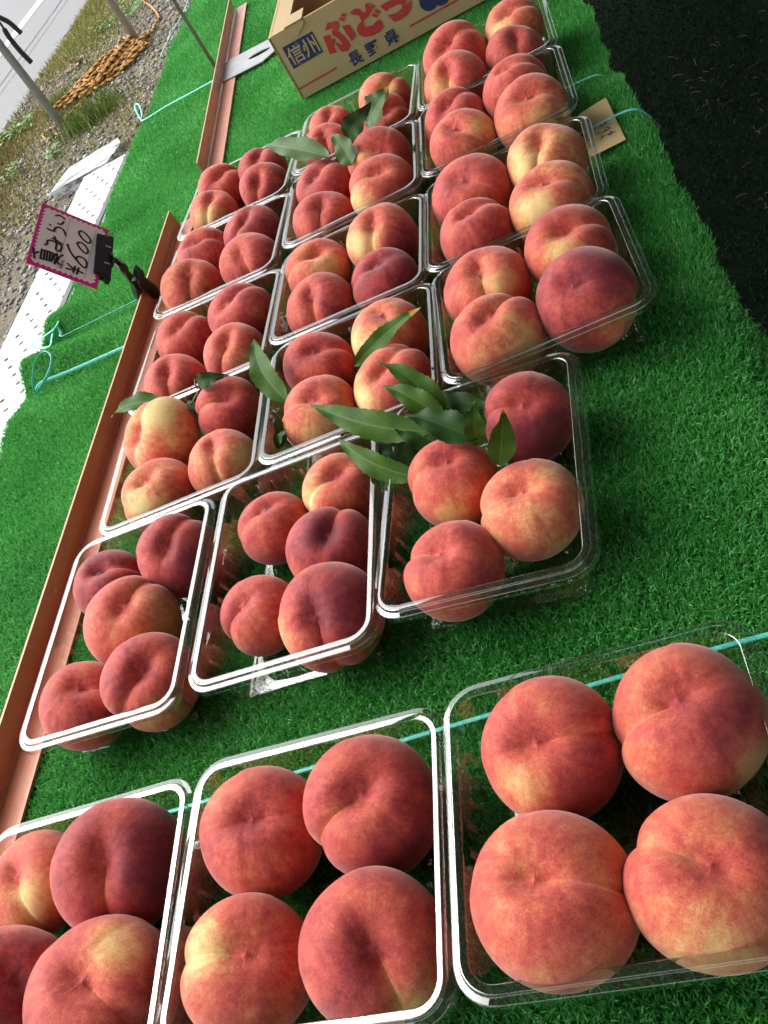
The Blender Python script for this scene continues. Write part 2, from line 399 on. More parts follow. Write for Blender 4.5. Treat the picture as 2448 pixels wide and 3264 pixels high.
# gravel on the verge
def stones(name, n, x0, x1, y0, y1, smin, smax, mat):
    base = np.array([(1, 0, 0), (-1, 0, 0), (0, 1, 0), (0, -1, 0), (0, 0, 1), (0, 0, -1)], float)
    T0 = np.array([0, 2, 4, 2, 1, 4, 1, 3, 4, 3, 0, 4, 2, 0, 5, 1, 2, 5, 3, 1, 5, 0, 3, 5])
    sz = smin + (smax - smin) * rng.random(n) ** 2.5
    sc = sz[:, None, None] * rng.uniform(.6, 1.2, (n, 6, 3)) * np.array([1, 1, .6])
    c = np.c_[rng.uniform(x0, x1, n), rng.uniform(y0, y1, n), sz * .25]
    a = rng.uniform(0, 6.28, n); B = base[None] * sc
    V = np.stack([B[..., 0] * np.cos(a)[:, None] - B[..., 1] * np.sin(a)[:, None], B[..., 0] * np.sin(a)[:, None] + B[..., 1] * np.cos(a)[:, None], B[..., 2]], -1) + c[:, None]
    ob = fast_mesh(name, V.reshape(-1, 3), 3, (np.arange(n)[:, None] * 6 + T0[None]).ravel(), mat)
    at = ob.data.attributes.new('rnd', 'FLOAT', 'POINT'); at.data.foreach_set('value', np.repeat(rng.random(n), 6).astype(np.float32))
    return ob
tag(stones('gravel', 26000, -3.5, -1.2, 2.0, 9.5, .004, .022, M_STONE), 'grey gravel and small stones on the verge', 'gravel', kind='stuff')
# dry grass: thick along the road edge, sparse elsewhere
n = 60000
x = -3.55 + np.abs(rng.normal(0, .42, n)); y = rng.uniform(3.5, 12, n)
keep = (np.sin(x * 5 + y * 2.3) + np.sin(y * 4.1 - x * 3) + rng.normal(0, 1.0, n) > -.3)
xy1 = np.c_[x, y][keep]
x = rng.uniform(-3.4, -1.3, 26000); y = rng.uniform(2.2, 9.5, 26000)
keep = np.sin(x * 3.1 + 1) + np.sin(y * 2.2 + x) + rng.normal(0, .7, 26000) > .9
xy2 = np.c_[x, y][keep]
xyd = np.r_[xy1, xy2]
patch = np.clip(.35 + .3 * np.sin(xyd[:, 0] * 4 + xyd[:, 1] * 1.1) + rng.normal(0, .2, len(xyd)), 0, 1)
tag(blades('verge_grass', xyd, .0, .055, .005, 1.15, M_DRYG, None, patch), 'yellowing dry grass along the road edge', 'grass', kind='stuff')

def grass_tuft(loc, n, spread, L, label, cat, mat, w=.004, lean=.6):
    o = np.array(loc[:2]); ob = blades('grass_tuft', rng.normal(0, 1, (n, 2)) * np.array(spread), 0.0, L, w, lean, mat)
    ob.location = (loc[0], loc[1], 0); tag(ob, label, cat, kind='stuff'); return ob
g = lambda x, y, z=0.0: at_z(zp('1', x, y), z)
p = g(600, 775); grass_tuft(p, 1000, (.11, .10), .11, 'dark green grass tuft beside the foot of the pipe', 'grass tuft', M_GRNG, .005)
p = g(400, 690); grass_tuft(p, 300, (.04, .06), .10, 'fresh green grass between the rope pile and the pipe', 'grass tuft', M_GRNG)
# broad-leaved weeds
def weed(loc, n, r, label):
    mb = MB(); loc = np.array([loc[0], loc[1], 0.0])
    for k in range(n):
        a = random.uniform(0, 6.28); d = r * math.sqrt(random.random()); c = loc + np.array([math.cos(a) * d, math.sin(a) * d, random.uniform(.015, .08)])
        t = random.uniform(0, 6.28); L = random.uniform(.010, .026); u = np.array([math.cos(t), math.sin(t), random.uniform(-.3, .4)]); w = np.array([-math.sin(t), math.cos(t), random.uniform(-.3, .3)])
        mb.add([c - u * L, c + w * L * .45, c + u * L, c - w * L * .45], [(0, 1, 2, 3)])
        mb.tube([(loc[0] + math.cos(a) * d * .3, loc[1] + math.sin(a) * d * .3, 0), c - u * L], .0012, 3)
    o = mb.build('weed', M_WEED, origin=loc); tag(o, label, 'weed'); return o
weed(g(120, 880), 110, .16, 'bright green leafy weed growing at the road edge by the gravel')
weed(g(790, 130), 120, .28, 'light green weeds beside the upper grey pipe')
weed(g(100, 1160), 26, .08, 'small light green weed in the gravel by the white plank')
weed(g(380, 1000), 22, .07, 'small green weed in the soil between pipe and plank')
# dead leaves
for (px, py, s, lab) in ((440, 480, .09, 'pale brown crumpled dead leaves heap on the verge'), (455, 590, .07, 'dry leaf scraps beside the rope pile')):
    c = g(px, py); mb = MB()
    for k in range(26):
        q = c + np.array([random.gauss(0, s), random.gauss(0, s * 1.5), random.uniform(.008, .035)])
        t = random.uniform(0, 6.28); L = random.uniform(.02, .05)
        u = np.array([math.cos(t), math.sin(t), random.uniform(-.4, .4)]) * L; w = np.array([-math.sin(t), math.cos(t), random.uniform(-.4, .4)]) * L * .6
        mb.add([q - u, q - u * .2 + w, q + u, q + u * .1 - w, q + np.array([0, 0, -.006])], [(0, 1, 4), (1, 2, 4), (2, 3, 4), (3, 0, 4)])
    tag(mb.build('dead_leaves', M_DRYLEAF, origin=c), lab, 'dead leaves', kind='stuff')

# ------------------------------------------------------------------ pipes beyond the stall
def pipe(name, foot, r, h, mat, label, z0=-.05):
    t = MB().tube([(foot[0], foot[1], z0), (foot[0], foot[1], h)], r, 20)
    o = t.build(name, mat, smooth=True, origin=(foot[0], foot[1], 0)); return tag(o, label, 'pipe', 'upright pipes beyond the turf')
f1 = g(445, 862); f2 = g(908, 292)
pipe('steel_pipe', f1, .0235, 2.6, M_METAL, 'grey steel pipe standing by the grass tuft, black straps hanging beside it')
pipe('steel_pipe', f2, .0245, 2.6, M_METAL, 'grey steel pipe standing at the far end of the rope pile')
# black rubber straps tied to the first pipe
d1 = np.linalg.norm(f1 - CAM)
def pole_pt(px): # point on the vertical plane through the first pipe facing the camera
    nrm = np.array([f1[0] - CAM[0], f1[1] - CAM[1], 0.0]); nrm /= np.linalg.norm(nrm); return at_plane(px, np.array(f1) - nrm * .03, nrm)
S1 = [pole_pt(zp('G', x, y)) for x, y in ((-210, 60), (-90, 130), (0, 205), (110, 265), (250, 390))]
S2 = [pole_pt(zp('G', x, y)) for x, y in ((-210, 66), (-110, 150), (0, 270), (110, 440), (230, 590), (370, 735))]
st = empty('rubber_strap', tuple(S1[0]))
def child(mb, name, mat, par, **k):
    return mb.build(name, mat, par, origin=None, **k)
def to_local(mb, o):
    mb.v = [tuple(np.array(q) - np.array(o)) for q in mb.v]; return mb
to_local(MB().tube(spline(S1, 6), [.014] * 12 + [.019] * 13, 8, flat=.7), st.location).build('strap_end', M_RUBBER, st, True)
to_local(MB().tube(spline(S2, 6), [.008] * 15 + [.018] * 16, 8, flat=.7), st.location).build('strap_end', M_RUBBER, st, True)
zc = S1[0][2]
to_local(MB().tube([(f1[0] + .0275 * math.cos(a), f1[1] + .0275 * math.sin(a), zc + .004 * math.sin(a * 2)) for a in np.linspace(0, 2 * math.pi, 20)[:-1]], .008, 8, True), st.location).build('strap_loop', M_RUBBER, st, True)
tag(st, 'black rubber strap tied round the grey pipe with two hanging ends', 'strap')

# ------------------------------------------------------------------ rope pile
def rope_mesh(paths, r, name, label):
    V = []; Fc = []; UV = []
    mb = MB()
    for pts in paths:
        P = spline(pts, 6); n = 7
        mb.tube(P, r, n)
        ln = 0
        for i in range(len(P)):
            if i: ln += np.linalg.norm(np.array(P[i]) - np.array(P[i - 1]))
            for k in range(n): UV.append((ln / .058, k / n, 0))
    o = mb.build(name, M_ROPE, smooth=True, origin=paths[0][0])
    a = o.data.attributes.new('ruv', 'FLOAT_VECTOR', 'POINT'); a.data.foreach_set('vector', np.array(UV, np.float32).ravel())
    return tag(o, label, 'rope')
ra = g(480, 690); rb = g(930, 280)
ax = np.array(rb - ra); LA = np.linalg.norm(ax); ax /= LA; sd = np.array([ax[1], -ax[0], 0]); mid = (ra + rb) / 2
path = []
NT_ = 60
for k in range(NT_):
    off = random.uniform(-.24, .17); hl = LA * random.uniform(.30, .53) * (1 - min(.62, abs(off + .03) * 2.3)); sh = random.gauss(0, .05)
    wd = random.uniform(.02, .07); sk = random.gauss(0, .045); h0 = .012 + .05 * math.exp(-(off / .12) ** 2) * random.random()
    for a in np.linspace(0, 2 * math.pi, 12)[:-1]:
        q = mid + ax * (math.cos(a) * hl + sh) + sd * (off + math.sin(a) * wd + sk * math.cos(a) + random.gauss(0, .012)) + np.array([0, 0, h0 + random.uniform(0, .02)])
        path.append(q)
tail = [path[-1]] + [g(x, y, .012) for x, y in ((470, 720), (390, 800), (300, 850), (280, 880), (310, 905), (370, 870), (420, 855))]
up = [path[0], g(940, 260, .014), g(1010, 150, .015), g(1030, 110, .015), g(990, 50, .012), g(920, 0, .012), g(880, -60, .012)]
rope_mesh([up[::-1] + path + tail[1:]], .0088, 'tiger_rope', 'yellow and black twisted rope heaped on the verge between the pipes')

# ------------------------------------------------------------------ weathered white plank
pa = (g(345, 1235, .05) + g(362, 1145, .05)) / 2; pb = (g(765, 890, .05) + g(742, 1020, .05)) / 2
ux = np.array(pb - pa); Lp = np.linalg.norm(ux); ux /= Lp; wy = np.array([-ux[1], ux[0], 0])
mb = MB(); h = .13
poly = [(-Lp / 2, -h * .75), (-Lp / 2 + .04, h * .4), (-Lp / 2 + .06, h * .85), (Lp / 2 - .02, h), (Lp / 2 + .02, h * .2), (Lp / 2 - .03, -h)]
mb.prism([(a, b, 0) for a, b in poly], (0, 0, .05))
pl = mb.build('painted_plank', M_PLANK); cpl = (pa + pb) / 2
pl.location = (cpl[0], cpl[1], .0); pl.rotation_euler = (0, 0, math.atan2(ux[1], ux[0]))
tag(pl, 'short white plank with flaking paint lying on the gravel', 'plank')

# ------------------------------------------------------------------ table, white perforated panel
tb = empty('display_table', (-.44, 1.4, 0))
def lbox(x0, x1, y0, y1, z0, z1, o=(0, 0, 0)):
    return MB().box(((x0 + x1) / 2 - o[0], (y0 + y1) / 2 - o[1], (z0 + z1) / 2 - o[2]), ((x1 - x0) / 2, (y1 - y0) / 2, (z1 - z0) / 2))
to = (-.44, 1.4, 0)
lbox(-.91, -.02, -.35, 3.6, TURF_B - .032, TURF_B - .003, to).build('tabletop', M_WOODT, tb)
for x in (-.85, -.05):
    for y in (-.25, 1.6, 3.5): lbox(x - .02, x + .02, y - .02, y + .02, 0, TURF_B - .032, to).build('leg', M_METAL, tb)
tag(tb, 'long display table standing under the green turf', 'table')
# perforated panel with real slots
PT = TURF_B - .004
def perforated(x0, x1, y0, y1, zt, th):
    mb = MB(); cx_, cy_ = .0215, .0345; nx = int(round((x1 - x0) / cx_)); ny = int(round((y1 - y0) / cy_))
    cx_ = (x1 - x0) / nx; cy_ = (y1 - y0) / ny
    sl = [(math.cos(a), math.sin(a)) for a in np.linspace(0, 2 * math.pi, 9)[:-1] + math.pi / 8]
    for j in range(ny):
        for i in range(nx):
            X = x0 + i * cx_; Y = y0 + j * cy_; C_ = np.array([X + cx_ / 2, Y + cy_ / 2])
            if (i + j) % 2 or i in (0, nx - 1):
                mb.add([(X, Y, zt), (X + cx_, Y, zt), (X + cx_, Y + cy_, zt), (X, Y + cy_, zt)], [(0, 1, 2, 3)]); continue
            a = math.radians(8); ins = []
            for (u, w) in sl:
                u, w = u * .0056, w * .0054
                ins.append((C_[0] + u * math.cos(a) - w * math.sin(a), C_[1] + u * math.sin(a) + w * math.cos(a)))
            out = [(X + cx_, Y + cy_ / 2), (X + cx_, Y + cy_), (X, Y + cy_), (X, Y + cy_ / 2), (X, Y + cy_ / 2), (X, Y), (X + cx_, Y), (X + cx_, Y + cy_ / 2)]
            out = [(X + cx_, Y + cy_), (X + cx_ / 2, Y + cy_), (X + cx_ / 2, Y + cy_), (X, Y + cy_), (X, Y), (X + cx_ / 2, Y), (X + cx_ / 2, Y), (X + cx_, Y)]
            v = [(*p_, zt) for p_ in out] + [(*p_, zt) for p_ in ins] + [(*p_, zt - .001) for p_ in ins]
            f = [(k, (k + 1) % 8, 8 + (k + 1) % 8, 8 + k) for k in range(8)] + [(8 + k, 8 + (k + 1) % 8, 16 + (k + 1) % 8, 16 + k) for k in range(8)]
            mb.add(v, f)
    e = .0
    mb.add([(x0, y0, zt), (x1, y0, zt), (x1, y1, zt), (x0, y1, zt), (x0, y0, zt - th), (x1, y0, zt - th), (x1, y1, zt - th), (x0, y1, zt - th)],
           [(0, 4, 5, 1), (1, 5, 6, 2), (2, 6, 7, 3), (3, 7, 4, 0)])
    return mb
wp = empty('perforated_panel', (-1.0, 1.2, 0))
WPX0 = -1.098; y_end = at_z(zp('1', 630, 1100), PT)[1]
m = perforated(WPX0, -.92, -.2, y_end, PT, .022); to_local(m, wp.location).build('panel', M_WHITE, wp)
for y in (-.1, 1.0, y_end - .06): lbox(-1.03, -1.0, y - .015, y + .015, 0, PT - .022, wp.location).build('leg', M_METAL, wp)
lbox(-.972, -.9585, 1.37, y_end, PT - .02, PT + .003, wp.location).build('gap_shade_strip', simple('gap_shade_grey', (.075, .08, .09), .5, .2, 30), wp)  # dark strip standing in for the shadowed gap between panel and turf
tag(wp, 'white perforated panel with rows of small slots beside the turf', 'panel')

# ------------------------------------------------------------------ artificial turf
XL0, Y0T, Y1T = -.935, -.3, 3.55
def turf_left(y): return -.945 + .006 * np.sin(y * 9) + .004 * np.sin(y * 23 + 1) - .02 * np.clip((y - 1.8) / 1.0, 0, 1)
_re = [(a * KS, b * KS) for a, b in [(-.3, .075), (.63, .068), (.768, .060), (.977, .055), (1.09, .051), (1.203, .046), (1.235, .028), (1.314, .040), (1.5, .037), (2.2, .03), (3.6, .03)]]
def turf_right(y): return np.interp(y, [a for a, b in _re], [b for a, b in _re]) + .003 * np.sin(y * 31) + .002 * np.sin(y * 77)
def turf_h(x, y):
    """ripples lifted between the strings near the outer edge, a dip by the seam on the other side"""
    x = x / KS; y = y / KS
    lift = np.clip((-.71 - x) / .20, 0, 1) ** 1.3
    h = lift * (.030 * np.exp(-((y - 1.170) / .040) ** 2) + .020 * np.exp(-((y - 1.30) / .045) ** 2) + .010 * np.exp(-((y - 1.45) / .03) ** 2)
                + .009 * np.exp(-((y - 1.62 - .2 * (x + .8)) / .03) ** 2) + .012 * np.exp(-((y - 1.035) / .05) ** 2)
                - .004 * np.exp(-((y - 1.109) / .012) ** 2) - .004 * np.exp(-((y - 1.235) / .012) ** 2))
    r = np.clip((x + .02) / .05, 0, 1)
    h = h + r * (.010 * np.exp(-((y - 1.19) / .03) ** 2) - .003 * np.exp(-((y - 1.33) / .05) ** 2) + .007 * np.exp(-((y - 1.075) / .04) ** 2))
    h = h - .018 * np.clip((x - .035) / .03, 0, 1.5) ** 2
    return h
tf = empty('artificial_turf', (-.44, 1.4, TURF_B))
nu, nv = 90, 330
U, Vv = np.meshgrid(np.linspace(0, 1, nu), np.linspace(0, 1, nv))
Yg = Y0T + (Y1T - Y0T) * Vv; Xg = turf_left(Yg) + (turf_right(Yg) - turf_left(Yg)) * U
Zg = TURF_B + turf_h(Xg, Yg)
P = np.stack([Xg, Yg, Zg], -1).reshape(-1, 3) - np.array(tf.location)
idx = np.arange(nu * nv).reshape(nv, nu)
Q = np.stack([idx[:-1, :-1], idx[:-1, 1:], idx[1:, 1:], idx[1:, :-1]], -1).reshape(-1)
bk = fast_mesh('turf_backing', P, 4, Q, M_TBACK, tf, True)
sol = bk.modifiers.new('thick', 'SOLIDIFY'); sol.thickness = .0025; sol.offset = -1
def turf_blades(n, ya, yb, L, W, name, single=False):
    y = rng.uniform(ya, yb, n); u = rng.uniform(-.003, 1.003, n); x = turf_left(y) + (turf_right(y) - turf_left(y)) * u
    z = TURF_B + turf_h(x, y)
    big = .5 + .16 * np.sin(x * 23 + np.sin(y * 11)) * np.sin(y * 17 + 1.3 * np.sin(x * 9)) + .0
    r = np.clip(big + rng.normal(0, .24, n), 0, 1)
    o = blades(name, np.c_[x, y] - np.array(tf.location)[:2], z - tf.location[2], L, W, .85, M_BLADE, tf, r, .5, single); tag(o, kind='stuff')
turf_blades(330000, .06, .75, .0086, .0014, 'turf_pile')
turf_blades(400000, .75, 1.75, .0078, .0020, 'turf_pile', True)
turf_blades(300000, 1.75, Y1T, .0088, .0030, 'turf_pile', True)
tag(tf, 'bright green artificial turf spread over the table', 'artificial turf')

# ------------------------------------------------------------------ copper-brown angle rails
def rail(p0, p1, label, spots):
    p0 = np.array(p0) * KS; p1 = np.array(p1) * KS; d = p1 - p0; L = np.linalg.norm(d); d /= L; s = np.array([d[1], -d[0], 0])   # s: towards the trays
    o = empty('angle_rail', (p0[0], p0[1], TURF))
    a = empty  # noqa
    h, w, th = .031, .037, .0028; b = TURF - .0015 - o.location[2]
    prof = [(0, h), (th, h), (th, th + .003), (th + .003, th), (w, th), (w, 0), (.003, 0), (0, .003)]
    ptsA = [s * u + np.array([0, 0, b + z]) for u, z in prof]
    mb = MB().prism(ptsA, d * L); ob = mb.build('angle_bar', M_RAIL, o)
    bm = bmesh.new(); bm.from_mesh(ob.data); bmesh.ops.recalc_face_normals(bm, faces=bm.faces); bm.to_mesh(ob.data); bm.free()
    for t_, z_ in spots:
        c = d * t_ + s * (th + .0004) + np.array([0, 0, b + z_])
        MB().tube([c - s * .0012, c + s * .0006], .0032, 10).build('rivet', M_RIVET, o)
    tag(o, label, 'rail', 'angle rails along the turf'); return o
M_RIVET = simple('bright_rivet', (.75, .30, .16), .3, .1, 50)
rail((-.694, -.25, 0), (-.699, 1.444, 0), 'copper-brown angle rail running beside the peach trays, sign clipped to it', ((.86 + .03, .018), (1.66, .020)))
rail((-.667, 1.589, 0), (-.740, 2.56, 0), 'copper-brown angle rail running past the grape box and metal plate', ((.02, .016),))

# ------------------------------------------------------------------ fruit trays
def rr_loop(hx, hy, r, step, npc=9):
    """rounded rectangle samples: list of (x,y,nx,ny,s,straight)"""
    out = []; cs = [(hx - r, hy - r, 0), (-hx + r, hy - r, 1), (-hx + r, -hy + r, 2), (hx - r, -hy + r, 3)]
    S_ = 0
    for q in range(4):
        cx_, cy_, k = cs[q]
        for i in range(npc):
            a = math.pi / 2 * (k + i / (npc - 1)); out.append((cx_ + r * math.cos(a), cy_ + r * math.sin(a), math.cos(a), math.sin(a), 0))
        nx_, ny_, _ = cs[(q + 1) % 4]
        a = math.pi / 2 * (k + 1); e0 = np.array([cx_ + r * math.cos(a), cy_ + r * math.sin(a)]); e1 = np.array([nx_ + r * math.cos(a), ny_ + r * math.sin(a)])
        L = np.linalg.norm(e1 - e0); m_ = int(L / step)
        for i in range(1, m_):
            f_ = i / m_; q_ = e0 + (e1 - e0) * f_
            rb = max(0.0, math.sin(math.pi * L / .0082 * f_)) ** 3 if .05 < f_ < .95 else 0
            out.append((q_[0], q_[1], math.cos(a), math.sin(a), rb))
    return out
def tray_mesh(name, W, L):
    hx, hy = W / 2, L / 2; base = rr_loop(hx, hy, .020, .00135)
    prof = [(-.0062, -.0085, 0), (-.0058, -.0040, 0), (-.0055, -.0032, 0), (-.0051, -.0028, 0), (-.0046, -.0026, 0), (-.0014, -.0024, 0), (-.0010, -.0022, 0), (-.0006, -.0010, 0), (-.0003, -.0002, 0), (.0003, 0, 0), (.0008, 0, 0), (.0044, 0, 0), (.0049, -.0001, 0), (.0055, -.0008, 0), (.0058, -.0030, 0),
            (.0064, -.0085, 0), (.0070, -.0105, .0), (.0074, -.013, 1), (.0112, -.038, 1), (.0132, -.049, .8), (.0148, -.0545, 0), (.0175, -.0574, 0), (.0205, -.0580, 0), (.0235, -.0570, 0), (.028, -.0566, 0)]
    v = []; n = len(base)
    for (ins, z, rb) in prof:
        for (x, y, nx_, ny_, r_) in base:
            k = ins + rb * r_ * .0022
            v.append((x - nx_ * k, y - ny_ * k, z))
    f = []
    for j in range(len(prof) - 1):
        for i in range(n):
            f.append((j * n + i, j * n + (i + 1) % n, (j + 1) * n + (i + 1) % n, (j + 1) * n + i))
    f.append(tuple(range((len(prof) - 1) * n, len(prof) * n)))
    for sx_, sy_, hh, vert in ((0, 1, hx, 0), (0, -1, hx, 0), (1, 0, hy, 1), (-1, 0, hy, 1)):       # small domes pressed in the base along its sides
        for q in np.linspace(-.62, .62, 9):
            cx_ = sx_ * (hx - .034) if vert else q * hx; cy_ = q * hy if vert else sy_ * (hy - .034); b0 = len(v)
            for rr_, zz in ((.0026, -.0567), (.0019, -.0548), (.0008, -.0541)):
                for k in range(8): v.append((cx_ + rr_ * math.cos(k * math.pi / 4), cy_ + rr_ * math.sin(k * math.pi / 4), zz))
            for lv in range(2):
                for k in range(8): f.append((b0 + lv * 8 + k, b0 + lv * 8 + (k + 1) % 8, b0 + lv * 8 + 8 + (k + 1) % 8, b0 + lv * 8 + 8 + k))
            f.append(tuple(b0 + 16 + k for k in range(8)))
    me = bpy.data.meshes.new(name); me.from_pydata(v, [], f); me.update(); me.materials.append(M_PLASTIC)
    me.polygons.foreach_set('use_smooth', [True] * len(me.polygons))
    # small raised dimples pressed in the base
    return me
ME_SQ = tray_mesh('square_tray', .197, .190)
ME_RE = tray_mesh('oblong_tray', .171, .238)
TR = {'Re': [(1255, 1292), (1826, 1107), (1882, 1789), (1201, 1953)], 'Me': [(727, 1535), (1192, 1379), (1172, 2001), (614, 2191)],
      'Le': [(243, 1737), (689, 1580), (556, 2232), (43, 2401)], 'Mf': [(643, 2452), (1398, 2253), (1416, 3227), None],
      'Rf': [(1414, 2208), (2376, 1963), None, (1465, 3210)], 'Lf': [(-20, 2660), (600, 2480), None, None],
      'Rd': [(1378, 880), (1940, 606), (2072, 950), (1414, 1222)], 'Ld': [(395, 1352), (868, 1140), (812, 1500), (315, 1695)],
      'Lc': [(500, 1035), (888, 866), (862, 1125), (422, 1290)], 'Lb': [(558, 764), (915, 612), (890, 851), (494, 1013)],
      'La': [(640, 560), (951, 420), (915, 600), (573, 757)], 'Ma': [(978, 374), (1330, 197), (1325, 365), (935, 545)],
      'Mb': [(927, 556), (1315, 374), (1345, 590), (905, 802)], 'Mc': [(900, 816), (1343, 615), (1355, 890), (866, 1087)],
      'Md': [(873, 1131), (1384, 900), (1397, 1244), (835, 1462)], 'Rc': [(1349, 598), (1848, 374), (1927, 615), (1361, 854)],
      'Rb': [(1330, 352), (1765, 123), (1829, 344), (1347, 566)], 'Ra': [(1332, 192), (1730, -20), (1755, 123), (1335, 344)]}
ORD = {'a': 'nearest the box', 'b': 'second from the box', 'c': 'third from the box', 'd': 'fourth from the box', 'e': 'fifth from the box', 'f': 'sixth from the box'}
COLN = {'L': 'rail-side column', 'M': 'middle column', 'R': 'floor-side column'}
TRAY = {}
for k, cs in TR.items():
    ob_long = k[1] == 'e'; W, L = (.171, .238) if ob_long else (.197, .190)
    loc4 = [(-W / 2, L / 2), (W / 2, L / 2), (W / 2, -L / 2), (-W / 2, -L / 2)]
    src = np.array([loc4[i] for i in range(4) if cs[i]]); dst = np.array([at_z(cs[i], GZ)[:2] for i in range(4) if cs[i]])
    ms, md = src.mean(0), dst.mean(0); a = src - ms; b = dst - md
    th = math.atan2((a[:, 0] * b[:, 1] - a[:, 1] * b[:, 0]).sum(), (a * b).sum()); th = max(-.08, min(.08, th))
    R2 = np.array([[math.cos(th), -math.sin(th)], [math.sin(th), math.cos(th)]]); c = md - R2 @ ms
    TRAY[k] = [c[0], c[1], th, W, L]
# keep neighbouring trays from running into each other: rims only overlap a little, as in the picture
for _ in range(60):
    ks = list(TRAY)
    for i in range(len(ks)):
        for j in range(i + 1, len(ks)):
            A, B = TRAY[ks[i]], TRAY[ks[j]]; dx, dy = B[0] - A[0], B[1] - A[1]
            gx = (A[3] + B[3]) / 2 + .006; gy = (A[4] + B[4]) / 2 + .003
            ox, oy = gx - abs(dx), gy - abs(dy)
            if ox > 0 and oy > 0:
                if ox < oy: q = ox / 4 * (1 if dx > 0 else -1); A[0] -= q; B[0] += q
                else: q = oy / 4 * (1 if dy > 0 else -1); A[1] -= q; B[1] += q
TRAY_OBJ = {}
for k, (x, y, th, W, L) in TRAY.items():
    o = bpy.data.objects.new('fruit_tray', ME_RE if k[1] == 'e' else ME_SQ); COL.objects.link(o)
    o.location = (x, y, GZ + (.0006 if 'LMR'.index(k[0]) % 2 else 0)); o.rotation_euler = (0, 0, th); TRAY_OBJ[k] = o
    nn = 'five' if k in ('Le', 'Me') else 'four'
    tag(o, 'clear %splastic tray holding %s peaches, %s, %s' % ('oblong ' if k[1] == 'e' else '', nn, COLN[k[0]], ORD[k[1]]), 'tray', 'clear trays of peaches on the turf')

